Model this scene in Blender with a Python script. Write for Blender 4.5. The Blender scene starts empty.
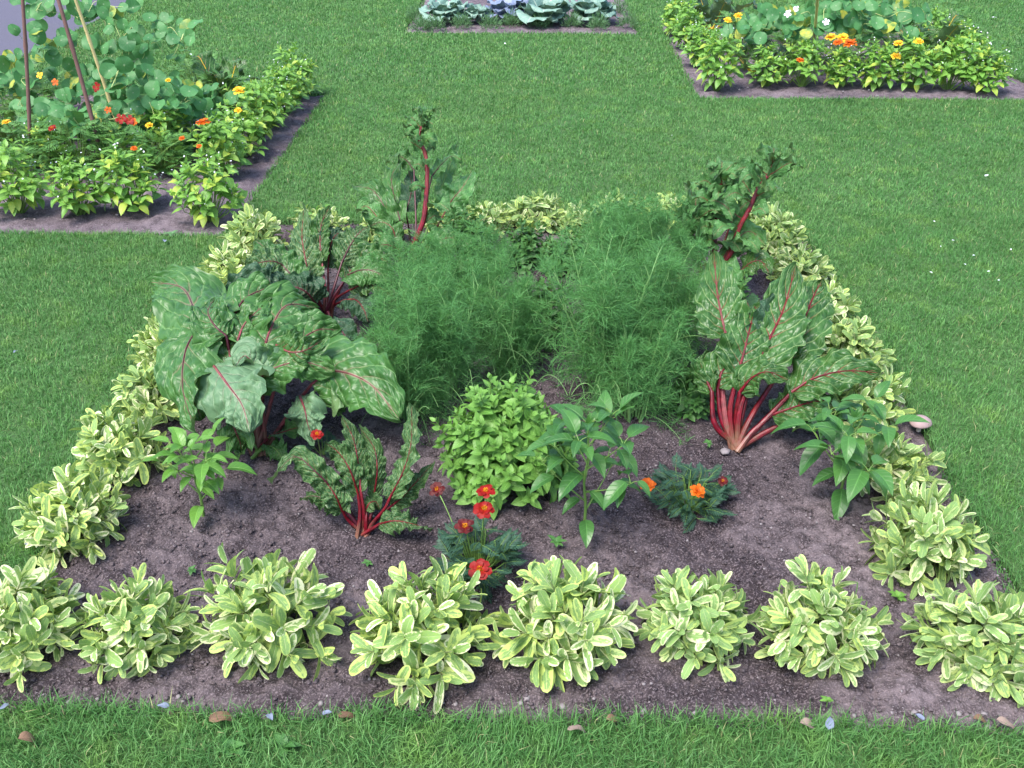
import bpy, math, random
import numpy as np
R = math.radians
scene = bpy.context.scene
col = scene.collection
# ------------------------------------------------------------------ camera
F = 1005.0; PITCH = R(30.3); YAW = R(1.5); CH = 2.0
cam_d = bpy.data.cameras.new('camera'); cam = bpy.data.objects.new('camera', cam_d); col.objects.link(cam)
cam_d.sensor_width = 36; cam_d.lens = 36*F/1024; cam_d.clip_end = 1000; cam_d.clip_start = 0.05
cam.location = (0, 0, CH); cam.rotation_euler = (R(90)-PITCH, 0, YAW)
scene.camera = cam
_f = np.array([-math.sin(YAW)*math.cos(PITCH), math.cos(YAW)*math.cos(PITCH), -math.sin(PITCH)])
_r = np.array([math.cos(YAW), math.sin(YAW), 0.0]); _u = np.cross(_r, _f)
def P(px, py, z=0.0):
    """point of the place seen at a pixel of the photo, at height z above the ground"""
    d = _f*F + _r*(px-512) - _u*(py-384)
    t = (z-CH)/d[2]
    return np.array([0, 0, CH]) + d*t

def PY(px, py, Y):
    d = _f*F + _r*(px-512) - _u*(py-384)
    return np.array([0, 0, CH]) + d*(Y/d[1])

# ------------------------------------------------------------------ materials
class NT:
    def __init__(s, name):
        s.m = bpy.data.materials.new(name); s.m.use_nodes = True
        s.t = s.m.node_tree; s.t.nodes.clear()
        s.out = s.t.nodes.new('ShaderNodeOutputMaterial')
    def n(s, typ, props=None, **ins):
        nd = s.t.nodes.new('ShaderNode'+typ)
        for k, v in (props or {}).items(): setattr(nd, k, v)
        for k, v in ins.items():
            k = k.replace('_', ' ')
            key = int(k[1:]) if k[0] == 'i' and k[1:].isdigit() else k
            sock = nd.inputs[key]
            if isinstance(v, bpy.types.NodeSocket): s.t.links.new(v, sock)
            else: sock.default_value = v
        return nd
    def math(s, op, a, b=0.0, c=0.0):
        nd = s.n('Math', {'operation': op}, i0=a, i1=b)
        if op in ('MULTIPLY_ADD',):
            nd.inputs[2].default_value = c
        return nd.outputs[0]
    def mix(s, fac, a, b, mode='MIX'):
        nd = s.t.nodes.new('ShaderNodeMix'); nd.data_type = 'RGBA'; nd.blend_type = mode
        for i, v in ((0, fac), (6, a), (7, b)):
            if isinstance(v, bpy.types.NodeSocket): s.t.links.new(v, nd.inputs[i])
            else: nd.inputs[i].default_value = v if i == 0 else (v[0], v[1], v[2], 1)
        return nd.outputs[2]
    def ramp(s, x, lo, hi, a=0.0, b=1.0):
        nd = s.n('MapRange', {'interpolation_type': 'SMOOTHSTEP'}, Value=x)
        nd.inputs[1].default_value = lo; nd.inputs[2].default_value = hi
        nd.inputs[3].default_value = a; nd.inputs[4].default_value = b
        return nd.outputs[0]
    def noise(s, vec, scale, detail=2, rough=.5):
        nd = s.n('TexNoise', None, Vector=vec, Scale=scale, Detail=detail, Roughness=rough)
        return nd.outputs[0]
    def luv(s):
        a = s.n('Attribute', {'attribute_name': 'luv'})
        sp = s.n('SeparateXYZ', None, Vector=a.outputs['Vector'])
        return a.outputs['Vector'], sp.outputs[0], sp.outputs[1], sp.outputs[2]
    def obj(s): return s.n('TexCoord').outputs['Object']
    def bump(s, h, strength=.5, dist=.003):
        return s.n('Bump', None, Height=h, Strength=strength, Distance=dist).outputs[0]
    def surf(s, color, rough=.5, spec=.5, normal=None, transl=0.0, tcol=None, coat=0):
        p = s.n('BsdfPrincipled', None, Roughness=rough)
        p.inputs['Specular IOR Level'].default_value = spec
        if isinstance(color, bpy.types.NodeSocket): s.t.links.new(color, p.inputs['Base Color'])
        else: p.inputs['Base Color'].default_value = (*color, 1)
        if normal is not None: s.t.links.new(normal, p.inputs['Normal'])
        o = p.outputs[0]
        if transl > 0:
            t = s.n('BsdfTranslucent')
            c = color if tcol is None else tcol
            if isinstance(c, bpy.types.NodeSocket): s.t.links.new(c, t.inputs[0])
            else: t.inputs[0].default_value = (*c, 1)
            mx = s.n('MixShader', None, i0=transl, i1=o, i2=t.outputs[0])
            o = mx.outputs[0]
        s.t.links.new(o, s.out.inputs[0])
        return s.m

def mat_plain(name, c, rough=.6, spec=.4, var=.25, scale=30, transl=0.0, bump=.3):
    t = NT(name); n = t.noise(t.obj(), scale, 3)
    c2 = tuple(x*(1-var) for x in c); c3 = tuple(min(1, x*(1+var)) for x in c)
    return t.surf(t.mix(n, c2, c3), rough, spec, t.bump(n, bump, .002), transl)

def mat_leaf(name, dark, light, yellow=None, rough=.45, spec=.5, transl=.25, nveins=7, vein=None, veinamt=.5, under=None, yprob=.0, bumpd=.002):
    """leaf with a midrib, slanting side veins and a tone of its own per leaf (luv = along, across, random)"""
    t = NT(name); vec, u, v, r = t.luv()
    av = t.math('ABSOLUTE', v)
    n = t.noise(t.obj(), 55, 2)
    base = t.mix(t.math('ADD', t.math('MULTIPLY', r, .75), t.math('MULTIPLY', n, .3)), dark, light)
    if yellow is not None:
        base = t.mix(t.math('MULTIPLY', t.ramp(r, 1-yprob, 1-yprob+.04), t.ramp(n, .25, .6, .45, 1)), base, yellow)
    a = t.math('SUBTRACT', t.math('MULTIPLY', u, nveins), t.math('MULTIPLY', av, 1.3))
    fr = t.math('FRACT', a); tri = t.math('ABSOLUTE', t.math('SUBTRACT', fr, .5))
    side = t.ramp(tri, .40, .5)
    mid = t.ramp(av, .10, .03)
    vv = t.math('MAXIMUM', mid, t.math('MULTIPLY', side, .55))
    vc = vein if vein is not None else tuple(min(1, x*1.9+.02) for x in light)
    base = t.mix(t.math('MULTIPLY', vv, veinamt), base, vc)
    if under is not None:
        g = t.n('NewGeometry'); base = t.mix(g.outputs['Backfacing'], base, under)
    h = t.math('SUBTRACT', t.math('MULTIPLY', n, .5), vv)
    return t.surf(base, rough, spec, t.bump(h, .6, bumpd), transl, t.mix(.35, base, (.35, .6, .05)))

def mat_sage():
    t = NT('variegated_leaf'); vec, u, v, r = t.luv()
    av = t.math('ABSOLUTE', v)
    sc = t.n('VectorMath', {'operation': 'MULTIPLY'}, i0=vec, i1=(3.2, 1.3, 61.0)).outputs[0]
    n = t.noise(sc, 1.7, 3, .6)
    uu = t.math('MULTIPLY', t.math('SUBTRACT', u, .5), 2.0)
    end = t.math('POWER', t.math('ABSOLUTE', uu), 4.0)
    e = t.math('MAXIMUM', av, t.math('MULTIPLY', end, .9))
    e = t.math('ADD', e, t.math('MULTIPLY', t.math('SUBTRACT', n, .5), 2.3))
    r2 = t.math('FRACT', t.math('MULTIPLY', r, 17.3))
    r3 = t.math('FRACT', t.math('MULTIPLY', r, 41.7))
    e = t.math('ADD', e, t.math('MULTIPLY', t.math('SUBTRACT', r2, .5), .75))
    m = t.ramp(e, .50, .74)
    grn = t.mix(r3, (.14, .25, .10), (.25, .40, .13))
    n2 = t.noise(sc, 5.0, 2)
    grn = t.mix(t.ramp(n2, .4, .65, 0, .7), grn, (.30, .46, .10))
    yel = t.mix(t.ramp(r3, .35, .85), (.52, .64, .17), (.86, .85, .55))
    c = t.mix(m, grn, yel)
    oi = t.n('ObjectInfo').outputs['Random']
    c = t.mix(t.math('MULTIPLY', oi, .42), c, (.20, .34, .13))
    fine = t.noise(t.obj(), 420, 2)
    mid = t.ramp(av, .09, .02)
    c = t.mix(t.math('MULTIPLY', mid, .35), c, (.6, .68, .35))
    h = t.math('SUBTRACT', t.math('MULTIPLY', fine, .7), mid)
    return t.surf(c, .62, .3, t.bump(h, .5, .0012), .22, t.mix(.4, c, (.5, .7, .1)))

def mat_chard(name, dark, light, vein=(.30, .42, .20), red=(.35, .03, .05), gloss=.3, cells=9, nv=9, hl=.6, na=.28, under=(.16, .25, .11)):
    t = NT(name); vec, u, v, r = t.luv()
    av = t.math('ABSOLUTE', v)
    wv = t.n('VectorMath', {'operation': 'MULTIPLY'}, i0=vec, i1=(1.9, 1.0, 13.0)).outputs[0]
    wn = t.math('SUBTRACT', t.noise(wv, 3.0, 2), .5)
    a = t.math('SUBTRACT', t.math('MULTIPLY', u, nv), t.math('MULTIPLY', av, 2.4))
    a = t.math('ADD', a, t.math('MULTIPLY', wn, .22))
    tri = t.math('ABSOLUTE', t.math('SUBTRACT', t.math('FRACT', a), .5))
    side = t.ramp(tri, .40, .485)
    vor = t.n('TexVoronoi', {'feature': 'DISTANCE_TO_EDGE'}, Vector=wv, Scale=cells).outputs[0]
    net = t.ramp(vor, .075, .0)
    mid = t.ramp(av, .06, .02)
    n = t.noise(t.obj(), 16, 3)
    base = t.mix(t.ramp(n, .25, .75), dark, light)
    base = t.mix(t.math('MULTIPLY', t.ramp(r, .0, 1.0), .35), base, light)
    lat = t.mix(t.ramp(av, .05, .55), red, vein)
    base = t.mix(t.math('MULTIPLY', net, na), base, vein)
    base = t.mix(t.math('MULTIPLY', side, hl), base, lat)
    base = t.mix(t.math('MULTIPLY', mid, .8), base, red)
    g = t.n('NewGeometry'); base = t.mix(t.math('MULTIPLY', g.outputs['Backfacing'], .6), base, under)
    h = t.math('ADD', t.math('MULTIPLY', t.math('MINIMUM', vor, .25), 2.5), t.math('MULTIPLY', side, -.6))
    h = t.math('ADD', h, t.math('MULTIPLY', n, .3))
    return t.surf(base, gloss, .4, t.bump(h, .8, .0035), .14, t.mix(.3, base, (.3, .5, .04)))

def mat_soil(name, dark, light, speck=True):
    t = NT(name); o = t.obj()
    big = t.noise(o, 1.3, 4, .6); med = t.noise(o, 17, 5, .65); fine = t.noise(o, 160, 4, .7)
    c = t.mix(t.ramp(big, .35, .68), dark, light)
    sx = t.n('SeparateXYZ', None, Vector=o).outputs[0]
    damp = t.ramp(t.math('ADD', t.math('MULTIPLY', sx, -.35), t.math('MULTIPLY', t.math('SUBTRACT', t.noise(o, 2.1, 3), .5), 2.2)), -.15, .75)
    c = t.mix(t.math('MULTIPLY', damp, .55 if name == 'soil' else 0.0), c, tuple(x*.75 for x in dark))
    c = t.mix(t.ramp(med, .42, .62, .0, .7), c, tuple(x*.5 for x in dark))
    c = t.mix(t.ramp(fine, .50, .62, 0, .55), c, tuple(min(1, x*1.5) for x in light))
    vor = t.n('TexVoronoi', None, Vector=o, Scale=110.0).outputs['Distance']
    sp = t.ramp(vor, .16, .10); c = t.mix(t.math('MULTIPLY', sp, t.ramp(med, .5, .6)), c, (.45, .42, .44))
    h = t.math('ADD', t.math('MULTIPLY', med, 1.0), t.math('MULTIPLY', fine, .5))
    return t.surf(c, .95, .1, t.bump(h, 1.0, .022))

def mat_grass(name='grass_blade'):
    t = NT(name); vec, u, v, r = t.luv(); o = t.obj()
    big = t.noise(o, 1.1, 3); med = t.noise(o, 6, 3)
    c = t.mix(r, (.040, .140, .036), (.20, .43, .130))
    c = t.mix(t.ramp(t.noise(o, .45, 2), .38, .62, 0, .35), c, (.065, .19, .05))
    c = t.mix(t.ramp(big, .35, .65, 0, .5), c, (.10, .29, .075))
    c = t.mix(t.ramp(med, .50, .70, 0, .45), c, (.25, .43, .09))
    r2 = t.math('FRACT', t.math('MULTIPLY', r, 23.7))
    c = t.mix(t.ramp(r2, .97, .985), c, (.40, .42, .20))
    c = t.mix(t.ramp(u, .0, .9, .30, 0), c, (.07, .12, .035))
    return t.surf(c, .5, .35, None, .3, t.mix(.3, c, (.2, .42, .05)))

def mat_lawn():
    t = NT('turf'); o = t.obj()
    n = t.noise(o, 40, 4, .7); b = t.noise(o, 1.1, 3)
    c = t.mix(n, (.035, .085, .025), (.10, .19, .06))
    c = t.mix(t.ramp(b, .35, .65, 0, .4), c, (.045, .10, .04))
    return t.surf(c, .9, .2, t.bump(n, .8, .02))

def mat_asphalt():
    t = NT('asphalt'); o = t.obj()
    n = t.noise(o, 90, 4, .7); b = t.noise(o, 1.5, 3)
    c = t.mix(n, (.06, .058, .082), (.135, .13, .175)); c = t.mix(t.ramp(b, .4, .7, 0, .5), c, (.10, .095, .14))
    return t.surf(c, .85, .3, t.bump(n, .6, .006))

def mat_stalk(name, c, foot, rough=.36):
    t = NT(name); vec, u, v, r = t.luv(); o = t.obj(); n = t.noise(o, 38, 4, .6); n2 = t.noise(o, 7, 2)
    b = t.mix(t.ramp(n, .3, .7), tuple(x*.5 for x in c), tuple(min(1, x*1.5) for x in c))
    b = t.mix(t.ramp(n2, .42, .68, 0, .55), b, foot)
    b = t.mix(t.ramp(t.math('ADD', u, t.math('MULTIPLY', n, .06)), .08, .03, 0, .75), b, (.22, .13, .08))
    rib = t.math('MULTIPLY', t.math('SINE', t.math('MULTIPLY', v, 44.0)), .5)
    return t.surf(b, rough, .4, t.bump(t.math('ADD', rib, n), .5, .002))

def mat_petal(name, inner, outer, rough=.55):
    t = NT(name); vec, u, v, r = t.luv()
    n = t.noise(t.obj(), 90, 3)
    c = t.mix(t.math('ADD', t.ramp(u, .1, .75), t.math('MULTIPLY', t.math('SUBTRACT', n, .5), .3)), inner, outer)
    c = t.mix(t.math('MULTIPLY', r, .35), c, tuple(x*.6 for x in outer))
    return t.surf(c, rough, .3, t.bump(n, .4, .001), .2)

def mat_nasturtium(name, dark, light, yprob=.12):
    t = NT(name); vec, u, v, r = t.luv()
    y = t.math('MULTIPLY', t.math('SUBTRACT', u, .5), 2.0)
    sh = t.math('SQRT', t.math('MAXIMUM', t.math('SUBTRACT', 1.0, t.math('MULTIPLY', y, y)), 0.0))
    x = t.math('MULTIPLY', v, sh)
    rad = t.math('SQRT', t.math('ADD', t.math('MULTIPLY', x, x), t.math('MULTIPLY', y, y)))
    ang = t.math('ARCTAN2', x, y)
    f = t.math('ABSOLUTE', t.math('SINE', t.math('MULTIPLY', ang, 4.5)))
    line = t.math('MULTIPLY', t.ramp(f, .16, .0), t.ramp(rad, .95, .2))
    hub = t.ramp(rad, .16, .05)
    vv = t.math('MAXIMUM', t.math('MULTIPLY', line, .7), hub)
    n = t.noise(t.obj(), 22, 3)
    c = t.mix(t.math('ADD', t.math('MULTIPLY', r, .7), t.math('MULTIPLY', n, .3)), dark, light)
    r2 = t.math('FRACT', t.math('MULTIPLY', r, 9.7))
    c = t.mix(t.math('MULTIPLY', t.ramp(r2, 1-yprob, 1-yprob+.03), t.ramp(n, .3, .6)), c, (.42, .45, .07))
    c = t.mix(t.math('MULTIPLY', vv, .6), c, (.38, .50, .32))
    g = t.n('NewGeometry'); c = t.mix(g.outputs['Backfacing'], c, (.30, .42, .26))
    return t.surf(c, .5, .35, t.bump(t.math('SUBTRACT', n, vv), .4, .002), .22, t.mix(.4, c, (.3, .55, .05)))

M = dict(
    sage=mat_sage(),
    sage_stem=mat_plain('sage_stem', (.22, .26, .12), .8, .2),
    chard_big=mat_chard('chard_leaf_broad', (.022, .082, .018), (.060, .165, .038), vein=(.15, .29, .10), red=(.22, .15, .10), gloss=.36, cells=4.5, nv=7, hl=.6),
    chard_pale=mat_chard('chard_leaf_pale', (.075, .16, .075), (.13, .24, .12), vein=(.21, .33, .18), red=(.28, .22, .18), gloss=.45, cells=4, nv=7, hl=.4),
    chard_mid=mat_chard('chard_leaf_veined', (.016, .062, .014), (.050, .14, .030), vein=(.20, .32, .12), red=(.20, .02, .03), gloss=.34, cells=5, nv=7, hl=.8),
    chard_crinkle=mat_chard('chard_leaf_crinkled', (.018, .065, .020), (.055, .14, .04), vein=(.27, .38, .16), red=(.18, .02, .03), gloss=.38, cells=6, nv=11, hl=.55, na=.5),
    chard_green=mat_chard('chard_leaf_green', (.04, .13, .035), (.085, .23, .06), vein=(.2, .38, .15), red=(.3, .2, .12), gloss=.38, cells=4, nv=7, hl=.4),
    chard_dark=mat_chard('chard_leaf_dark', (.014, .050, .024), (.038, .10, .045), vein=(.12, .20, .12), red=(.20, .03, .05), gloss=.4, cells=10, nv=12, hl=.35),
    stalk_red=mat_stalk('red_stalk', (.135, .0035, .012), (.20, .025, .018)),
    stalk_pink=mat_stalk('pink_stalk', (.20, .040, .050), (.24, .11, .085), .42),
    stalk_dark=mat_plain('dark_stalk', (.065, .008, .018), .4, .5, .3, 25),
    stalk_yellow=mat_plain('yellow_stalk', (.72, .52, .04), .35, .5, .25, 25),
    stalk_green=mat_plain('green_stalk', (.15, .27, .06), .5, .4, .25, 25),
    stalk_pale=mat_plain('pale_rib', (.42, .52, .40), .5, .4, .15, 25),
    mint=mat_leaf('mint_leaf', (.085, .225, .035), (.19, .39, .075), rough=.5, transl=.25, nveins=6, veinamt=.35),
    mint_dark=mat_leaf('mint_leaf_deep', (.035, .13, .03), (.085, .22, .05), rough=.5, transl=.2, nveins=6, veinamt=.3),
    basil=mat_leaf('basil_leaf', (.10, .27, .045), (.25, .47, .085), yellow=(.42, .54, .08), yprob=.16, rough=.42, transl=.28, nveins=5, veinamt=.3),
    pepper=mat_leaf('pepper_leaf', (.028, .11, .024), (.075, .21, .045), rough=.36, transl=.25, nveins=6, veinamt=.4),
    pepper_light=mat_leaf('pepper_leaf_light', (.07, .21, .03), (.145, .33, .05), rough=.38, transl=.3, nveins=6, veinamt=.4),
    marigold_leaf=mat_leaf('marigold_leaf', (.014, .055, .032), (.045, .12, .068), rough=.5, transl=.15, nveins=5, veinamt=.3),
    bush=mat_leaf('bush_leaf', (.05, .16, .035), (.11, .27, .06), rough=.5, transl=.2, nveins=5, veinamt=.3),
    dill=mat_leaf('dill_thread', (.024, .12, .034), (.16, .43, .12), rough=.55, transl=.25, nveins=1, veinamt=0.0),
    dill_stem=mat_plain('dill_stem', (.20, .38, .13), .5, .4),
    nast=mat_nasturtium('nasturtium_leaf', (.035, .15, .05), (.10, .28, .09)),
    tendril=mat_plain('vine_stem', (.42, .50, .20), .6, .3),
    cabbage=mat_leaf('cabbage_leaf', (.11, .22, .18), (.22, .36, .29), rough=.5, transl=.08, nveins=6, vein=(.45, .55, .48), veinamt=.6, bumpd=.006),
    cabbage_blue=mat_leaf('cabbage_leaf_blue', (.11, .15, .27), (.22, .28, .40), rough=.5, transl=.08, nveins=6, vein=(.40, .42, .55), veinamt=.6, bumpd=.006),
    tuft=mat_leaf('herb_leaf', (.06, .16, .06), (.13, .27, .11), rough=.6, transl=.15, nveins=1, veinamt=0),
    soil=mat_soil('soil', (.056, .044, .051), (.235, .192, .208)),
    soil_far=mat_soil('soil_far', (.13, .104, .122), (.25, .205, .232)),
    crumb=mat_soil('soil_crumb', (.085, .070, .080), (.23, .19, .205)),
    pebble=mat_plain('pebble', (.23, .205, .215), .7, .3, .4, 60),
    grass=mat_grass(), lawn=mat_lawn(), asphalt=mat_asphalt(),
    red=mat_petal('red_petal', (.42, .022, .004), (.26, .004, .003)),
    darkred=mat_petal('dark_red_petal', (.24, .012, .005), (.085, .002, .004)),
    orange=mat_petal('orange_petal', (.62, .085, .004), (.72, .14, .006)),
    yellow=mat_petal('yellow_petal', (.85, .40, .01), (.90, .55, .03)),
    heart=mat_plain('flower_heart', (.82, .36, .02), .8, .2, .4, 400),
    white=mat_plain('white_petal', (.72, .74, .82), .6, .3, .1),
    blue=mat_plain('pale_blue_petal', (.17, .20, .28), .6, .3, .2),
    cane=mat_plain('bamboo', (.58, .47, .22), .5, .4, .25, 8),
    cane_brown=mat_plain('brown_cane', (.16, .085, .075), .6, .3, .35, 12),
    dry=mat_leaf('dry_leaf', (.13, .07, .042), (.25, .145, .09), rough=.7, transl=.1, nveins=6, veinamt=.3),
    dry_grey=mat_leaf('dry_leaf_grey', (.17, .12, .105), (.30, .22, .18), rough=.7, transl=.1, nveins=6, veinamt=.3),
    mushroom=mat_plain('mushroom_skin', (.33, .235, .235), .6, .3, .18, 40),
    mushroom_stem=mat_plain('mushroom_stem', (.60, .55, .48), .7, .3, .15, 40),
)

# ------------------------------------------------------------------ mesh gathering
class MB:
    def __init__(s): s.V = []; s.Q = []; s.T = []; s.A = []; s.n = 0
    def add(s, V, Q=None, T=None, A=None):
        V = np.asarray(V, float).reshape(-1, 3)
        s.V.append(V)
        if Q is not None and len(Q): s.Q.append(np.asarray(Q).reshape(-1, 4)+s.n)
        if T is not None and len(T): s.T.append(np.asarray(T).reshape(-1, 3)+s.n)
        s.A.append(np.zeros((len(V), 3)) if A is None else np.asarray(A, float).reshape(-1, 3))
        s.n += len(V)
        return s
    def build(s, name, mat, parent=None, smooth=True):
        me = bpy.data.meshes.new(name)
        V = np.concatenate(s.V).astype(np.float32)
        Q = np.concatenate(s.Q) if s.Q else np.zeros((0, 4), int)
        T = np.concatenate(s.T) if s.T else np.zeros((0, 3), int)
        me.vertices.add(len(V)); me.vertices.foreach_set('co', V.ravel())
        nl = Q.size+T.size
        me.loops.add(nl); me.loops.foreach_set('vertex_index', np.concatenate([Q.ravel(), T.ravel()]).astype(np.int32))
        me.polygons.add(len(Q)+len(T))
        st = np.concatenate([np.arange(len(Q))*4, Q.size+np.arange(len(T))*3]).astype(np.int32)
        me.polygons.foreach_set('loop_start', st)
        me.polygons.foreach_set('use_smooth', np.full(len(st), smooth))
        at = me.attributes.new('luv', 'FLOAT_VECTOR', 'POINT')
        at.data.foreach_set('vector', np.concatenate(s.A).astype(np.float32).ravel())
        me.update(calc_edges=True); me.validate()
        me.materials.append(mat)
        o = bpy.data.objects.new(name, me); col.objects.link(o)
        if parent is not None: o.parent = parent
        return o

def unit(a):
    a = np.asarray(a, float); return a/np.maximum(np.linalg.norm(a, axis=-1, keepdims=True), 1e-9)
def perp_part(n, d):
    return unit(n - (n*d).sum(-1, keepdims=True)*d)

S_ELL = lambda u: np.power(np.clip(4*u*(1-u), 0, 1), .42)*(.82+.3*u)                 # sage: blunt ellipse
S_OVATE = lambda u: np.power(np.sin(np.pi*np.power(u, .68)), .85)                    # broad near the stalk, pointed tip
S_LANCE = lambda u: np.sin(np.pi*np.power(u, .62))**1.05
S_ROUND = lambda u: 2*np.sqrt(np.clip(u*(1-u), 0, 1))
S_PETAL = lambda u: np.power(np.clip(u, 0, 1), .6)*np.power(np.clip(1.0-u**5, 0, 1), .5)
S_THREAD = lambda u: 1-u*.7

def leaves(mb, O, D, N, L, W, shape=S_OVATE, nu=6, nv=5, bend=.5, fold=.25, wave=.0, wf=3.0, rs=None, rnd=None, tipv=.0):
    """N leaves at once: O origin, D direction, N upper side"""
    rs = rs or np.random.RandomState(1)
    O = np.atleast_2d(O); k = len(O)
    D = unit(np.broadcast_to(D, (k, 3))); N = perp_part(np.broadcast_to(N, (k, 3)), D); S = np.cross(D, N)
    L = np.broadcast_to(L, k)[:, None, None]; W = np.broadcast_to(W, k)[:, None, None]
    b = np.broadcast_to(bend, k)[:, None, None]+1e-4
    u = np.linspace(0, 1, nu); 
    if shape in (S_ROUND, S_ELL): u = .5-.5*np.cos(np.pi*u)
    v = np.linspace(-1, 1, nv)
    U, Vv = np.meshgrid(u, v, indexing='ij')
    U = U[None]; Vv = Vv[None]
    sh = np.maximum(shape(U), .02)
    x = W/2*sh*Vv
    y = L*np.sin(b*U)/b; z = -L*(1-np.cos(b*U))/b
    f = np.broadcast_to(fold, k)[:, None, None]
    z = z + f*np.abs(x)
    ph = rs.rand(k, 1, 1)*6.28
    z = z + wave*L*np.sin(wf*6.28*U+ph+Vv*1.2)*np.abs(Vv)**1.5
    x = x + tipv*L*(U**2)*np.sin(ph*3)
    Pn = O[:, None, None, :] + x[..., None]*S[:, None, None, :] + y[..., None]*D[:, None, None, :] + z[..., None]*N[:, None, None, :]
    r = rs.rand(k) if rnd is None else np.broadcast_to(rnd, k)
    A = np.stack([np.broadcast_to(U, x.shape), np.broadcast_to(Vv, x.shape), np.broadcast_to(r[:, None, None], x.shape)], -1)
    i, j = np.meshgrid(np.arange(nu-1), np.arange(nv-1), indexing='ij')
    q = np.stack([i*nv+j, i*nv+j+1, (i+1)*nv+j+1, (i+1)*nv+j], -1).reshape(-1, 4)
    Q = (q[None]+(np.arange(k)*nu*nv)[:, None, None]).reshape(-1, 4)
    mb.add(Pn, Q, None, A)

def tubes(mb, Pts, rad, sides=5, rnd=None, ribs=0.0):
    """Pts (k, m, 3) polylines; rad (m,) or (k,m)"""
    Pts = np.asarray(Pts, float)
    if Pts.ndim == 2: Pts = Pts[None]
    k, m, _ = Pts.shape
    rad = np.broadcast_to(rad, (k, m))
    T = unit(np.gradient(Pts, axis=1))
    up = np.where(np.abs(T[:, :1, 2:3]) > .9, np.array([1., 0, 0]), np.array([0, 0, 1.]))
    A1 = unit(np.cross(T, np.broadcast_to(up, T.shape))); A2 = np.cross(T, A1)
    th = np.arange(sides)*2*np.pi/sides
    V = Pts[:, :, None]+rad[:, :, None, None]*(1+ribs*np.cos(th*sides/2))[None, None, :, None]*(np.cos(th)[None, None, :, None]*A1[:, :, None]+np.sin(th)[None, None, :, None]*A2[:, :, None])
    i, j = np.meshgrid(np.arange(m-1), np.arange(sides), indexing='ij')
    q = np.stack([i*sides+j, i*sides+(j+1) % sides, (i+1)*sides+(j+1) % sides, (i+1)*sides+j], -1).reshape(-1, 4)
    Q = (q[None]+(np.arange(k)*m*sides)[:, None, None]).reshape(-1, 4)
    a = np.zeros((k, m, sides, 3)); a[..., 0] = np.linspace(0, 1, m)[None, :, None]; a[..., 1] = (np.arange(sides)/sides)[None, None, :]; a[..., 2] = .5
    mb.add(V, Q, None, a)

def spline(pts, n):
    """Catmull-Rom through points"""
    p = np.asarray(pts, float)
    p = np.vstack([2*p[0]-p[1], p, 2*p[-1]-p[-2]])
    seg = len(p)-3; out = []
    for t in np.linspace(0, seg-1e-6, n):
        i = int(t); f = t-i; a, b, c, d = p[i:i+4]
        out.append(.5*((2*b)+(-a+c)*f+(2*a-5*b+4*c-d)*f*f+(-a+3*b-3*c+d)*f**3))
    return np.array(out)

def noise2(x, y, scale, seed=0):
    rs = np.random.RandomState(seed); g = rs.rand(64, 64)
    X = x*scale+100; Y = y*scale+100
    xi = np.floor(X).astype(int); yi = np.floor(Y).astype(int); fx = X-xi; fy = Y-yi
    fx = fx*fx*(3-2*fx); fy = fy*fy*(3-2*fy)
    a = g[xi % 64, yi % 64]; b = g[(xi+1) % 64, yi % 64]; c = g[xi % 64, (yi+1) % 64]; d = g[(xi+1) % 64, (yi+1) % 64]
    return (a*(1-fx)+b*fx)*(1-fy)+(c*(1-fx)+d*fx)*fy

# ------------------------------------------------------------------ things
def tag(o, label=None, cat=None, group=None, kind=None):
    if label: o['label'] = label
    if cat: o['category'] = cat
    if group: o['group'] = group
    if kind: o['kind'] = kind
    return o
def thing(name, label, cat, loc=(0, 0, 0), group=None, rz=0, s=1):
    o = bpy.data.objects.new(name, None); o.empty_display_size = .05; col.objects.link(o)
    o.location = tuple(float(x) for x in loc); o.rotation_euler = (0, 0, rz); o.scale = (s, s, s)
    return tag(o, label, cat, group)
def kids(o): return [c for c in bpy.data.objects if c.parent == o]
def dup(src, label, loc, rz, s=1, sz=None):
    c = src.copy(); col.objects.link(c); c['label'] = label
    c.location = tuple(float(x) for x in loc); c.rotation_euler = (0, 0, rz); c.scale = (s, s, sz or s)
    for ch in kids(src):
        d = ch.copy(); col.objects.link(d); d.parent = c
        for g in kids(ch):
            e = g.copy(); col.objects.link(e); e.parent = d
    return c

# ------------------------------------------------------------------ beds: x0, x1, y0, y1
fr_y = (P(300, 720)[1]); bk_y = P(512, 222)[1]
MAIN = (-1.50, 1.43, fr_y, bk_y)
c0 = P(226, 236); LEFT = (c0[0]-2.9, c0[0], c0[1], c0[1]+2.95)
c1 = P(697, 98); RIGHT = (c1[0], c1[0]+2.75, c1[1], c1[1]+2.9)
c2 = P(402, 33); c2b = P(640, 34); BACK = (c2[0], c2b[0], c2[1], c2[1]+2.6)
BEDS = [MAIN, LEFT, RIGHT, BACK]
print('BEDS', [[round(float(a), 2) for a in b] for b in BEDS])
PATHX = [P(137, 0), P(60, 28), P(0, 78)]
print('PATH', PATHX)
# the path runs past the far left corner: everything left of a slanting line
pa = P(140, 0)[:2]; pb = P(0, 68)[:2]; pdir = unit(pb-pa); pnrm = np.array([pdir[1], -pdir[0]])
if np.dot(pnrm, P(0, 0)[:2]-pa) < 0: pnrm = -pnrm
def on_path(x, y): 
    s = (x-pa[0])*pnrm[0]+(y-pa[1])*pnrm[1]
    return (s > 0) & (s < 2.2)

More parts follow.
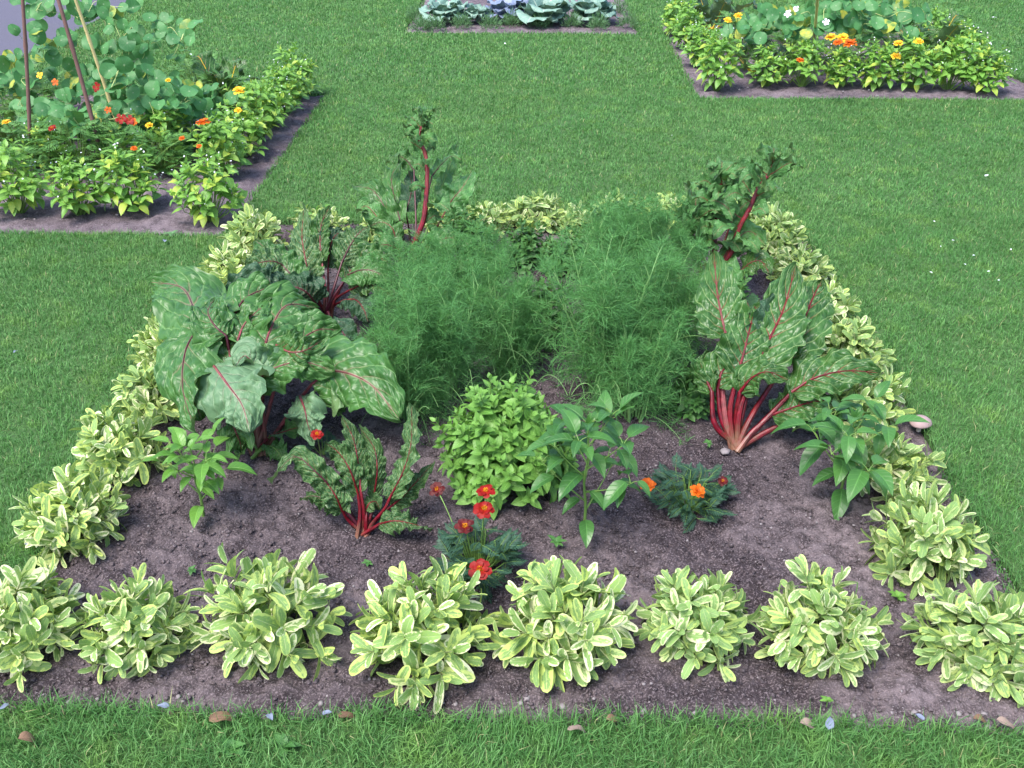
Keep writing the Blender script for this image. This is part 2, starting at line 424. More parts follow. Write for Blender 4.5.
def build_lawn():
    xs = sorted(set([-150, -40, -15, 15, 40, 150]+[float(v) for b in BEDS for v in b[:2]]+list(np.arange(-8, 9, 1.0))))
    ys = sorted(set([-60, -15, 15, 40, 200]+[float(v) for b in BEDS for v in b[2:]]+list(np.arange(-2, 15, 1.0))))
    mb = MB(); V = [[x, y, 0] for x in xs for y in ys]; Q = []; ny = len(ys)
    for i in range(len(xs)-1):
        for j in range(ny-1):
            cx = (xs[i]+xs[i+1])/2; cy = (ys[j]+ys[j+1])/2
            if any(b[0] < cx < b[1] and b[2] < cy < b[3] for b in BEDS): continue
            Q.append([i*ny+j, (i+1)*ny+j, (i+1)*ny+j+1, i*ny+j+1])
    # a short cut edge of turf down into each bed
    mb.add(V, Q)
    for b in BEDS:
        c = [(b[0], b[2]), (b[1], b[2]), (b[1], b[3]), (b[0], b[3])]
        for k in range(4):
            a, d = c[k], c[(k+1) % 4]
            mb.add([[a[0], a[1], 0], [d[0], d[1], 0], [d[0], d[1], -.04], [a[0], a[1], -.04]], [[0, 1, 2, 3]])
    tag(mb.build('lawn', M['lawn'], smooth=False), kind='structure')
build_lawn()

def soil(b, name, mat, step, amp=1.0, seed=0):
    x = np.arange(b[0]-.02, b[1]+.02+step, step); y = np.arange(b[2]-.02, b[3]+.02+step, step)
    X, Y = np.meshgrid(x, y, indexing='ij')
    Z = (noise2(X, Y, 2.5, seed)-.5)*.03 + (noise2(X, Y, 12, seed+1)-.5)*.018 + (noise2(X, Y, 31, seed+2)-.5)*.016*amp + (noise2(X+.31, Y, 67, seed+3)-.5)*.010*amp + (noise2(X+.11, Y+.2, 118, seed+4)-.5)*.006*amp
    e = np.minimum(np.minimum(X-b[0], b[1]-X), np.minimum(Y-b[2], b[3]-Y))
    Z = Z*np.clip(e/.05, .2, 1) - .022*np.exp(-np.clip(e, 0, 9)/.04) - .006
    nx, ny = X.shape
    i, j = np.meshgrid(np.arange(nx-1), np.arange(ny-1), indexing='ij')
    Q = np.stack([i*ny+j, (i+1)*ny+j, (i+1)*ny+j+1, i*ny+j+1], -1).reshape(-1, 4)
    mb = MB(); mb.add(np.stack([X, Y, Z], -1), Q)
    tag(mb.build(name, mat), kind='structure')
soil(MAIN, 'soil', M['soil'], .0055, 1.0, 3)
soil(LEFT, 'soil', M['soil_far'], .03, 1.2, 13)
soil(RIGHT, 'soil', M['soil_far'], .04, 1.2, 23)
soil(BACK, 'soil', M['soil_far'], .05, 1.2, 33)

def build_path():
    a = pa-pdir*40; b = pa+pdir*40; w = pnrm*2.2
    mb = MB(); z = .006
    n = 60; t = np.linspace(0, 1, n)[:, None]
    l = a+(b-a)*t
    V = np.concatenate([np.c_[l, np.full(n, z)], np.c_[l+w, np.full(n, z)]])
    Q = [[i, i+1, n+i+1, n+i] for i in range(n-1)]
    mb.add(V, Q); tag(mb.build('path', M['asphalt'], smooth=False), kind='structure')
build_path()

# ------------------------------------------------------------------ grass: blades too many to count
def build_grass():
    rs = np.random.RandomState(5); mb = MB()
    def zone(x0, x1, y0, y1, dens, h, w, lean=.6):
        n = int((x1-x0)*(y1-y0)*dens)
        x = rs.uniform(x0, x1, n); y = rs.uniform(y0, y1, n)
        keep = ~on_path(x, y)
        for b in BEDS:
            j = -.012+noise2(x, y, 25, 9)*.03+noise2(x, y, 5, 8)*.06
            keep &= ~((x > b[0]+j) & (x < b[1]-j) & (y > b[2]+j) & (y < b[3]-j))
        # only what the camera or one step to its side could see
        keep &= (np.abs(x+.026*y) < (y*.62+1.35))
        dn = noise2(x, y, 9, 4)*.6+noise2(x, y, 30, 5)*.4
        keep &= rs.rand(n) < .55+.9*dn
        x = x[keep]; y = y[keep]; n = len(x); dn = dn[keep]
        edge = np.zeros(n)
        for b in BEDS[:1]:
            dx = np.maximum(np.maximum(b[0]-x, x-b[1]), 0); dy = np.maximum(np.maximum(b[2]-y, y-b[3]), 0)
            edge = np.maximum(edge, np.exp(-np.hypot(dx, dy)/.05))
        H = h*(.55+.7*rs.rand(n)+.45*dn)*(1+.25*edge)
        Wd = w*(.6+.8*rs.rand(n))
        az = rs.rand(n)*2*np.pi + 0; ln = np.abs(rs.normal(0, lean, n))+.15
        # clumps lean the same way
        az = np.where(rs.rand(n) < .2, noise2(x, y, 3.5, 6)*12, az)
        d = np.stack([np.cos(az), np.sin(az), np.zeros(n)], -1)
        fa = az+np.pi/2+rs.normal(0, .7, n); s = np.stack([np.cos(fa), np.sin(fa), np.zeros(n)], -1)
        ins = np.zeros(n)
        for b in BEDS: ins = np.maximum(ins, np.clip(np.minimum(np.minimum(x-b[0], b[1]-x), np.minimum(y-b[2], b[3]-y)), 0, 1)/.03)
        B = np.stack([x, y, -.004-.016*np.minimum(ins, 1)], -1)
        up = np.array([0, 0, 1.])
        a1 = ln*.6; a2 = ln*1.9
        m1 = B+(d*np.sin(a1)[:, None]+up*np.cos(a1)[:, None])*(H*.5)[:, None]
        tp = m1+(d*np.sin(a2)[:, None]+up*np.cos(a2)[:, None])*(H*.55)[:, None]
        hw = (Wd/2)[:, None]
        V = np.stack([B-s*hw, B+s*hw, m1-s*hw*.85, m1+s*hw*.85, tp], 1)
        o = np.arange(n)[:, None]*5
        r = rs.rand(n)
        A = np.zeros((n, 5, 3)); A[:, :, 2] = r[:, None]; A[:, 2:4, 0] = .5; A[:, 4, 0] = 1; A[:, [0, 2], 1] = -1; A[:, [1, 3], 1] = 1
        mb.add(V, o+np.array([[0, 1, 3, 2]]), o+np.array([[2, 3, 4]]), A)
        return n
    t = 0
    t += zone(-2.6, 2.6, .75, fr_y+.04, 27000, .042, .0026, .75)
    t += zone(-4.2, 4.2, fr_y+.04, 3.4, 18000, .030, .0026)
    t += zone(-4.4, 4.4, 3.4, 5.4, 15000, .029, .0031)
    t += zone(-5.8, 5.8, 5.4, 8.2, 7500, .029, .0046)
    t += zone(-9, 9, 8.2, 14.5, 3200, .034, .0075)
    print('blades', t)
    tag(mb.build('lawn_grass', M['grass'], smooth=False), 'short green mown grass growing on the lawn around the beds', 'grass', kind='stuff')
build_grass()

# ------------------------------------------------------------------ crumbs and pebbles in the soil
def scatter_lumps(b, n, smin, smax, seed, far=False):
    rs = np.random.RandomState(seed); ph = (1+5**.5)/2
    ico = unit(np.array([[-1, ph, 0], [1, ph, 0], [-1, -ph, 0], [1, -ph, 0], [0, -1, ph], [0, 1, ph], [0, -1, -ph], [0, 1, -ph], [ph, 0, -1], [ph, 0, 1], [-ph, 0, -1], [-ph, 0, 1]], float))
    T = np.array([[0, 11, 5], [0, 5, 1], [0, 1, 7], [0, 7, 10], [0, 10, 11], [1, 5, 9], [5, 11, 4], [11, 10, 2], [10, 7, 6], [7, 1, 8], [3, 9, 4], [3, 4, 2], [3, 2, 6], [3, 6, 8], [3, 8, 9], [4, 9, 5], [2, 4, 11], [6, 2, 10], [8, 6, 7], [9, 8, 1]])
    x = rs.uniform(b[0]+.01, b[1]-.01, n); y = rs.uniform(b[2]+.01, b[3]-.01, n)
    s = smin+(smax-smin)*rs.rand(n)**3
    V = ico[None]*(1+.35*(rs.rand(n, 12, 1)-.5))*s[:, None, None]*np.array([1, 1, .7])*(1+.4*(rs.rand(n, 1, 3)-.5))
    V = V+np.stack([x, y, np.full(n, 0.0)+s*.15], -1)[:, None]
    e = np.minimum(np.minimum(x-b[0], b[1]-x), np.minimum(y-b[2], b[3]-y))
    V[..., 2] += ((noise2(x, y, 2.5, 3)-.5)*.03+(noise2(x, y, 12, 4)-.5)*.018 - .022*np.exp(-e/.04)-.006)[:, None]
    A = np.zeros((n, 12, 3)); A[..., 2] = rs.rand(n)[:, None]
    return V, (T[None]+(np.arange(n)*12)[:, None, None]).reshape(-1, 3), A
mb = MB(); mb.add(*(lambda r: (r[0], None, r[1], r[2]))(scatter_lumps(MAIN, 60000, .0010, .0080, 41)))
tag(mb.build('soil_crumbs', M['crumb']), 'loose dark crumbs of earth scattered over the planting bed', 'soil crumbs', kind='stuff')
mb = MB(); mb.add(*(lambda r: (r[0], None, r[1], r[2]))(scatter_lumps(MAIN, 3400, .0010, .0058, 42)))
fb = (MAIN[0], MAIN[1], MAIN[2], MAIN[2]+.14)
mb.add(*(lambda r: (r[0], None, r[1], r[2]))(scatter_lumps(fb, 170, .002, .012, 43)))
for b_, n_ in ((LEFT, 500), (RIGHT, 400), (BACK, 300)):
    mb.add(*(lambda r: (r[0], None, r[1], r[2]))(scatter_lumps(b_, n_, .003, .014, 44)))
tag(mb.build('pebbles', M['pebble']), 'tiny pale grit and pebbles lying on the bare soil', 'pebbles', kind='stuff')

# ------------------------------------------------------------------ shoot plants (sage, mint, basil)
def shoots(fol, stems, tips, axes, rs, pairs=4, L=(.035, .08), W=.36, ang=(25, 75), shape=S_ELL, spacing=.012, bend=.35, fold=.12, nu=7, nv=5, base=(0, 0, 0), rstem=.0018, wave=0, jit=.25):
    k = len(tips); axes = unit(axes)
    ref = np.where(np.abs(axes[:, 2:3]) > .9, np.array([1., 0, 0]), np.array([0, 0, 1.]))
    a = unit(np.cross(axes, ref)); b = np.cross(axes, a)
    ph0 = rs.rand(k)*6.28
    for p in range(pairs):
        f = p/max(pairs-1, 1)
        an = R(ang[0]+(ang[1]-ang[0])*f)+rs.normal(0, jit*.5, (k, 2)); ln = (L[0]+(L[1]-L[0])*min(1, f*1.25))*(1+rs.normal(0, .14, (k, 2)))
        for q in range(2):
            ph = ph0+p*np.pi/2+q*np.pi+rs.normal(0, jit, k)
            pr = a*np.cos(ph)[:, None]+b*np.sin(ph)[:, None]
            D = axes*np.cos(an[:, q])[:, None]+pr*np.sin(an[:, q])[:, None]
            N = axes+rs.normal(0, .15, (k, 3))
            O = tips-axes*(p*spacing)+pr*.002
            leaves(fol, O, D, N, ln[:, q], ln[:, q]*W*(1+rs.normal(0, .1, k)), shape, nu, nv, bend+rs.normal(0, .25, k), fold, wave, rs=rs)
    if stems is not None:
        B = np.broadcast_to(np.array(base, float), tips.shape)
        m = B*.5+tips*.5; m = m-axes*.02; m[:, 2] -= .01*0
        pts = np.stack([B, B*.6+tips*.4+np.array([0, 0, -.008]), tips-axes*(pairs*spacing), tips], 1)
        tubes(stems, pts, np.array([rstem*1.6, rstem*1.3, rstem, rstem*.7]), 4)

def dome_dirs(n, rs, tmax=88, tmin=0):
    i = np.arange(n)+.5; c = math.cos(R(tmax)); z = math.cos(R(tmin))-(math.cos(R(tmin))-c)*i/n; ph = i*2.39996+rs.rand()*6
    s = np.sqrt(1-z*z); d = np.stack([s*np.cos(ph), s*np.sin(ph), z], -1)
    return unit(d+rs.normal(0, .10, d.shape))

def make_sage(seed, label):
    rs = np.random.RandomState(seed)
    t = thing('variegated_sage', label, 'sage plant', group='variegated sage plants edging the bed')
    d = dome_dirs(40, rs, 102)
    el = np.array([.135, .135, .15])*(1+rs.normal(0, .14, (len(d), 1)))
    tips = d*el+np.array([0, 0, .035]); tips[:, 2] = np.maximum(tips[:, 2], .03)
    ax = unit(d*np.array([1, 1, .9])+np.array([0, 0, .16])+rs.normal(0, .12, d.shape))
    f = MB(); s = MB()
    shoots(f, s, tips, ax, rs, 4, (.052, .083), .37, (15, 58), S_ELL, .019, .6, .15, 9, 7, (0, 0, -.02), .0020, jit=.4)
    f.build('foliage', M['sage'], t); s.build('stems', M['sage_stem'], t)
    return t

ORD = ['first', 'second', 'third', 'fourth', 'fifth', 'sixth', 'seventh', 'eighth', 'ninth', 'tenth']
protos = []
front = [(20, 618, 1.0, 'cream and green sage clump cut by the left photo edge in the front row'),
         (132, 622, .90, 'small yellow green sage clump beside the left end of the front row'),
         (268, 612, 1.10, 'large variegated sage mound in the front row, below the left pepper plant'),
         (424, 628, 1.08, 'broad variegated sage mound in front of the small crinkled chard'),
         (566, 622, 1.10, 'wide white edged sage mound right of the lowest red marigold bloom'),
         (700, 615, .92, 'white and lime sage clump in the front row below the orange marigold'),
         (822, 620, .95, 'rounded lime sage clump in the front row, second from the right end'),
         (980, 630, 1.08, 'large sage mound with cream tips at the right corner of the bed')]
right = [(928, 545, 1.02), (892, 464, .92), (868, 400, .88), (850, 347, .9), (826, 303, .88), (802, 266, .88), (778, 236, .88), (752, 216, .85)]
left = [(74, 512, .95), (117, 445, .92), (150, 392, .88), (170, 343, .86), (205, 298, .85), (232, 268, .9), (257, 236, .9)]
back = [(318, 222, .85), (382, 226, .75), (448, 210, .8), (492, 214, .78), (537, 211, .95), (577, 215, .72), (612, 212, .82), (645, 214, .72), (678, 210, .85)]
rsg = random.Random(4)
allsage = [(x, y, s, l) for x, y, s, l in front]
for k, (x, y, s) in enumerate(right):
    allsage.append((x, y, s, 'cream edged sage clump, %s up from the corner clump on the right border' % ORD[k]))
for k, (x, y, s) in enumerate(left):
    allsage.append((x, y, s, 'yellow edged sage clump, %s up from the front row on the left border' % ORD[k]))
for k, (x, y, s) in enumerate(back):
    allsage.append((x, y, s, 'pale sage clump, %s from the left along the far border' % ORD[k]))
for k, (x, y, s, l) in enumerate(allsage):
    p = P(x, y, .085); p[2] = 0
    if k < 7:
        o = make_sage(100+k, l); protos.append(o); o.location = tuple(p); o.scale = (s, s, s)
    else:
        o = dup(protos[k % 7], l, p, rsg.uniform(0, 6.28), s, s*rsg.uniform(.82, 1.12))
        o.rotation_euler[0] = rsg.uniform(-.13, .13); o.rotation_euler[1] = rsg.uniform(-.13, .13); o.scale[0] *= rsg.uniform(.88, 1.1)

# ------------------------------------------------------------------ chard
def chard_leaf(root, stalk, blade, W, face, leafmat, stalkmat, rs, rad=.006, crink=.008, ruffle=.02, rf=4.0, cup=.15, droop=.0, nu=76, nv=41, base=.25, power=.65, nvn=9, loc=None, name='leaf'):
    """stalk: points from the crown to the foot of the blade, blade: points along the midrib"""
    loc = np.array(loc if loc is not None else root.location)
    st = spline(stalk, 10)-loc
    c = spline(blade, nu)-loc
    T = unit(np.gradient(c, axis=0)); face = np.array(face, float)
    N = perp_part(np.broadcast_to(face, T.shape), T); S = np.cross(T, N)
    L = np.linalg.norm(np.diff(c, axis=0), axis=1).sum()
    u = np.linspace(0, 1, nu); v = np.linspace(-1, 1, nv); U, V = np.meshgrid(u, v, indexing='ij')
    sh = np.power(np.sin(np.pi*np.power(np.clip(U*.97+.03, 0, 1), power)), .62)
    edge = 1+.07*np.sin(U*31+V*3+rs.rand()*6)*np.abs(V)**6+.05*np.sin(U*57+rs.rand()*6)*np.abs(V)**6
    x = W/2*sh*V*edge
    side = np.where(V > 0, 0, 1.7)
    ph = rs.rand(4)*6.28
    a = U*nvn-np.abs(V)*2.4
    cl = np.clip(np.abs(V)*3.5, 0, 1)
    z = crink*(np.abs(np.sin(np.pi*a))**.7-.5)*cl*(1-.35*np.abs(V))*.95
    z += crink*.8*(noise2(U*L*30+ph[0], V*W*15+ph[1], 1.0, 7)-.5)*2*cl
    z += crink*.75*(noise2(U*L*60+ph[2], V*W*30+ph[3], 1.0, 8)-.5)*2*cl
    z += ruffle*np.abs(V)**1.8*(np.sin(U*rf*6.28+ph[0]+side)+.5*np.sin(U*rf*13.1+ph[1]+side*2))*(.4+.6*np.sin(np.pi*U))
    z += cup*np.abs(x)*np.clip(1-np.abs(V)*.4, 0, 1)-droop*x*x/(W/2)
    z += .02*np.sin(U*5+ph[2])*V
    Vt = c[:, None]+x[..., None]*S[:, None]+z[..., None]*N[:, None]
    i, j = np.meshgrid(np.arange(nu-1), np.arange(nv-1), indexing='ij')
    Q = np.stack([i*nv+j, i*nv+j+1, (i+1)*nv+j+1, (i+1)*nv+j], -1).reshape(-1, 4)
    mb = MB(); mb.add(Vt, Q, None, np.stack([U, V, np.full(U.shape, rs.rand())], -1))
    lf = mb.build(name, leafmat, root)
    sm = MB()
    m = int(nu*.93); cm = c[:m]+N[:m]*(rad*.12)
    path = np.vstack([st[:-1], cm])
    r = np.concatenate([np.linspace(rad*1.25, rad*.8, 9), rad*(.07+.62*(1-np.linspace(0, 1, m))**1.5)])
    tubes(sm, path, r, 14, ribs=.13)
    sm.build('stalk', stalkmat, lf)
    return lf

def chard(label, basepx, specs, seed, group=None, name='chard_plant'):
    """specs: (stalk pixels+z after the crown, blade pixels+z, width, facing, leafmat, stalkmat, opts)"""
    rs = np.random.RandomState(seed); b = P(*basepx, 0.0)
    root = thing(name, label, 'chard', (b[0], b[1], 0), group)
    for (sp, bp, W, face, lm, smt, kw) in specs:
        off = np.array([rs.normal(0, .012), rs.normal(0, .010), -.01])
        stalk = [b+off]+[P(*q) for q in sp]+[P(*bp[0])]
        chard_leaf(root, stalk, [P(*q) for q in bp], W, face, M[lm], M[smt], rs, **kw)
    return root
CAMF = (0, -.75, .65)   # upper side turned to the front and up
UP = (0, -.15, 1)
big = dict(rad=.0066, crink=.010, ruffle=.042, rf=1.5, cup=.05, nvn=7)
mid = dict(rad=.0092, crink=.0065, ruffle=.016, rf=3, cup=.18, nvn=7)
cr = dict(rad=.0055, crink=.008, ruffle=.015, rf=5, cup=.05, nvn=11)
fr = dict(rad=.0045, crink=.007, ruffle=.022, rf=3, cup=.1, nvn=7, nu=30, nv=17)
A = chard('large sprawling red stalked chard with broad glossy leaves at the left of the bed', (258, 452), [
    ([(290, 412, .12)], [(312, 384, .24), (334, 371, .28), (370, 384, .27), (400, 420, .20)], .30, (-.1, -.75, .75), 'chard_big', 'stalk_pink', dict(big, droop=.25, power=.55)),
    ([(240, 410, .12)], [(214, 366, .32), (228, 385, .33), (242, 405, .30), (250, 432, .24)], .26, (.1, -.8, .6), 'chard_pale', 'stalk_pink', dict(big, droop=.3, power=.5)),
    ([(245, 400, .15)], [(203, 322, .36), (186, 350, .34), (183, 390, .28), (196, 432, .2)], .24, (-.35, -.7, .6), 'chard_big', 'stalk_dark', dict(big, droop=.25)),
    ([(240, 380, .2)], [(206, 345, .34), (196, 315, .38), (182, 288, .38), (150, 282, .34)], .30, (-.1, -.5, .9), 'chard_big', 'stalk_dark', dict(big, droop=.15)),
    ([(258, 400, .18)], [(262, 356, .32), (272, 326, .38), (288, 305, .40), (318, 308, .34)], .28, (.1, -.7, .75), 'chard_big', 'stalk_pink', dict(big, droop=.15)),
    ([(262, 410, .15)], [(252, 384, .27), (275, 368, .32), (304, 362, .33), (335, 372, .30)], .17, (0, -.6, .8), 'chard_big', 'stalk_pink', dict(big, droop=.2)),
    ([(250, 405, .15)], [(232, 372, .28), (229, 345, .34), (232, 322, .37), (248, 306, .38)], .17, (.2, -.8, .6), 'chard_big', 'stalk_pink', dict(big)),
    ([(285, 420, .1)], [(300, 396, .2), (305, 410, .2), (308, 425, .16), (315, 442, .1)], .13, (0, -.8, .6), 'chard_pale', 'stalk_pink', dict(big, droop=.2)),
    ([(250, 400, .15)], [(238, 340, .36), (244, 325, .39), (256, 312, .41), (272, 300, .42)], .19, (.1, -.6, .8), 'chard_big', 'stalk_pink', dict(big, droop=.2)),
    ([(248, 405, .12)], [(212, 372, .27), (202, 388, .26), (196, 402, .23), (202, 420, .17)], .16, (-.2, -.7, .6), 'chard_big', 'stalk_dark', dict(big, droop=.2)),
    ([(270, 405, .15)], [(282, 356, .30), (298, 342, .33), (318, 330, .34), (340, 330, .31)], .20, (.2, -.5, .8), 'chard_big', 'stalk_pink', dict(big, droop=.2)),
    ([(240, 400, .15)], [(226, 336, .38), (215, 326, .41), (208, 312, .43), (214, 298, .43)], .17, (.3, -.5, .8), 'chard_big', 'stalk_dark', dict(big, droop=.2)),
    ([(255, 402, .15)], [(258, 372, .30), (252, 362, .34), (244, 356, .36), (236, 366, .35)], .15, (-.3, -.8, .5), 'chard_pale', 'stalk_pink', dict(big, droop=.25)),
    ([(262, 402, .15)], [(276, 345, .34), (290, 352, .36), (306, 350, .37), (322, 340, .36)], .15, (.3, -.8, .5), 'chard_mid', 'stalk_pink', dict(big, droop=.25)),
    ([(250, 398, .15)], [(232, 320, .38), (244, 300, .42), (262, 290, .43), (280, 288, .42)], .20, (0, -.4, .9), 'chard_big', 'stalk_dark', dict(big, droop=.2)),
    ([(262, 445, .03)], [(270, 436, .06), (284, 432, .08), (298, 428, .08), (310, 432, .06)], .08, UP, 'chard_big', 'stalk_red', dict(cr, nu=24, nv=13)),
    ([(256, 448, .03)], [(250, 440, .05), (243, 445, .06), (238, 458, .04), (232, 468, .02)], .05, UP, 'chard_big', 'stalk_green', dict(cr, nu=24, nv=13)),
    ([(262, 448, .03)], [(266, 446, .04), (274, 448, .05), (280, 455, .04), (282, 462, .02)], .07, UP, 'chard_big', 'stalk_green', dict(cr, nu=24, nv=13)),
    ([(240, 430, .08)], [(232, 420, .16), (236, 432, .15), (240, 442, .10), (242, 452, .05)], .12, (0, -.8, .6), 'chard_big', 'stalk_pink', dict(big)),
], 11)
B = chard('small red stalked chard with narrow crinkled leaves beside the dark red marigold', (362, 533), [
    ([(372, 524, .03), (384, 510, .08)], [(390, 498, .12), (403, 472, .2), (411, 443, .27), (412, 405, .33)], .085, (-.35, -.7, .6), 'chard_crinkle', 'stalk_red', cr),
    ([(371, 515, .05)], [(374, 496, .1), (377, 470, .18), (374, 448, .23), (360, 428, .26)], .06, (.2, -.7, .6), 'chard_crinkle', 'stalk_red', cr),
    ([(364, 515, .06)], [(361, 492, .13), (358, 462, .2), (353, 438, .25), (342, 416, .29)], .07, (0, -.8, .6), 'chard_crinkle', 'stalk_red', cr),
    ([(352, 515, .05)], [(338, 495, .12), (318, 474, .2), (294, 457, .24), (270, 482, .19)], .085, (-.2, -.5, .8), 'chard_crinkle', 'stalk_dark', cr),
    ([(354, 520, .04)], [(344, 508, .08), (328, 500, .11), (312, 496, .12), (300, 500, .11)], .075, (0, -.4, .9), 'chard_crinkle', 'stalk_dark', cr),
    ([(360, 515, .06)], [(358, 494, .12), (350, 470, .2), (338, 452, .24), (324, 442, .27)], .07, (0, -.5, .8), 'chard_crinkle', 'stalk_red', cr),
    ([(370, 530, .02)], [(380, 524, .05), (395, 521, .08), (413, 524, .08), (432, 530, .05)], .07, (0, -.3, 1), 'chard_crinkle', 'stalk_red', cr),
    ([(376, 520, .04)], [(392, 506, .08), (404, 495, .12), (418, 480, .16), (434, 462, .19)], .07, (.2, -.6, .8), 'chard_crinkle', 'stalk_red', cr),
    ([(366, 522, .04)], [(366, 510, .07), (370, 503, .09), (376, 502, .09), (380, 510, .07)], .06, (0, -.6, .8), 'chard_crinkle', 'stalk_red', dict(cr, nu=24, nv=13)),
    ([(350, 522, .03)], [(342, 510, .08), (335, 495, .14), (322, 480, .17), (300, 474, .18)], .08, (0, -.5, .8), 'chard_crinkle', 'stalk_red', cr),
], 12)
C_ = chard('upright chard with bright red stalks and pale veined leaves at the right of the bed', (735, 447), [
    ([(725, 415, .10), (722, 372, .22)], [(727, 338, .32), (722, 318, .37), (717, 290, .43), (714, 252, .50)], .195, (-.1, -.9, .4), 'chard_mid', 'stalk_pink', mid),
    ([(730, 410, .12)], [(738, 374, .23), (744, 352, .29), (750, 328, .35), (757, 302, .40)], .19, (-.1, -.9, .4), 'chard_mid', 'stalk_red', mid),
    ([(740, 410, .12)], [(754, 368, .24), (772, 334, .33), (785, 305, .40), (796, 264, .50)], .22, (-.25, -.85, .45), 'chard_mid', 'stalk_red', mid),
    ([(752, 415, .10)], [(786, 362, .22), (798, 335, .30), (812, 300, .38), (822, 280, .43)], .21, (-.3, -.8, .5), 'chard_mid', 'stalk_red', mid),
    ([(722, 420, .08)], [(718, 388, .18), (722, 372, .23), (735, 362, .25), (752, 378, .22)], .15, (-.3, -.6, .75), 'chard_mid', 'stalk_red', mid),
    ([(760, 425, .07)], [(792, 392, .17), (815, 378, .22), (846, 371, .25), (880, 373, .24)], .17, (0, -.5, .85), 'chard_mid', 'stalk_red', dict(mid, ruffle=.022)),
    ([(752, 432, .05)], [(772, 415, .10), (792, 408, .13), (812, 402, .15), (832, 400, .15)], .16, (0, -.45, .9), 'chard_mid', 'stalk_red', dict(mid, ruffle=.02)),
    ([(735, 420, .08)], [(740, 392, .18), (752, 378, .24), (768, 372, .28), (788, 380, .26)], .13, (0, -.6, .8), 'chard_mid', 'stalk_red', mid),
    ([(715, 425, .07)], [(712, 392, .17), (706, 378, .2), (704, 366, .23), (710, 352, .26)], .09, (-.4, -.7, .6), 'chard_mid', 'stalk_red', mid),
    ([(770, 430, .05)], [(790, 424, .08), (805, 420, .10), (820, 420, .11), (832, 424, .10)], .10, (0, -.3, .9), 'chard_dark', 'stalk_red', mid),
    ([(745, 400, .14)], [(762, 348, .29), (768, 330, .33), (775, 310, .38), (784, 290, .42)], .16, (.1, -.9, .4), 'chard_dark', 'stalk_red', mid),
], 13)
E_ = chard('dark chard with puckered leaves behind the large sprawling chard', (326, 318), [
    ([(318, 300, .08)], [(310, 285, .15), (306, 262, .23), (302, 236, .31), (304, 208, .38)], .15, (0, -.85, .5), 'chard_crinkle', 'stalk_red', cr),
    ([(310, 300, .1)], [(300, 285, .18), (285, 268, .24), (270, 252, .29), (255, 240, .32)], .17, (0, -.6, .8), 'chard_big', 'stalk_dark', cr),
    ([(300, 305, .1)], [(290, 298, .16), (270, 285, .24), (248, 282, .26), (224, 296, .24)], .18, (-.1, -.5, .85), 'chard_dark', 'stalk_dark', dict(cr, crink=.016)),
    ([(318, 308, .05)], [(316, 304, .10), (306, 292, .17), (290, 286, .2), (276, 290, .2)], .17, (0, -.6, .8), 'chard_dark', 'stalk_dark', dict(cr, crink=.016)),
    ([(328, 295, .08)], [(328, 268, .18), (330, 248, .26), (335, 236, .3), (345, 230, .31)], .13, (0, -.8, .6), 'chard_dark', 'stalk_red', cr),
    ([(335, 300, .08)], [(345, 280, .16), (356, 264, .22), (370, 256, .26), (388, 262, .24)], .17, (.1, -.6, .8), 'chard_mid', 'stalk_red', dict(cr, ruffle=.025)),
    ([(334, 306, .05)], [(345, 300, .1), (356, 300, .13), (364, 310, .12), (368, 322, .09)], .14, (.1, -.6, .8), 'chard_dark', 'stalk_red', dict(cr, crink=.014)),
    ([(328, 312, .05)], [(330, 318, .10), (338, 326, .13), (346, 338, .12), (352, 352, .08)], .13, (.1, -.6, .8), 'chard_dark', 'stalk_dark', dict(cr, crink=.014)),
    ([(325, 290, .12)], [(322, 262, .22), (320, 240, .3), (322, 222, .36), (330, 206, .4)], .09, (0, -.8, .6), 'chard_mid', 'stalk_pink', cr),
    ([(312, 295, .1)], [(290, 270, .22), (276, 262, .27), (262, 262, .28), (246, 268, .26)], .16, (-.1, -.6, .8), 'chard_crinkle', 'stalk_dark', cr),
    ([(330, 300, .1)], [(342, 262, .24), (350, 246, .29), (358, 234, .33), (368, 226, .35)], .14, (.1, -.7, .7), 'chard_crinkle', 'stalk_dark', cr),
    ([(332, 300, .1)], [(348, 275, .2), (362, 270, .24), (376, 272, .24), (392, 282, .21)], .15, (.1, -.6, .8), 'chard_big', 'stalk_dark', cr),
    ([(318, 310, .05)], [(322, 322, .10), (326, 336, .12), (324, 350, .10), (318, 362, .06)], .14, (0, -.6, .8), 'chard_dark', 'stalk_dark', cr),
    ([(335, 300, .08)], [(350, 290, .14), (366, 284, .18), (384, 290, .18), (398, 306, .14)], .13, (.1, -.6, .8), 'chard_crinkle', 'stalk_red', cr),
], 14)

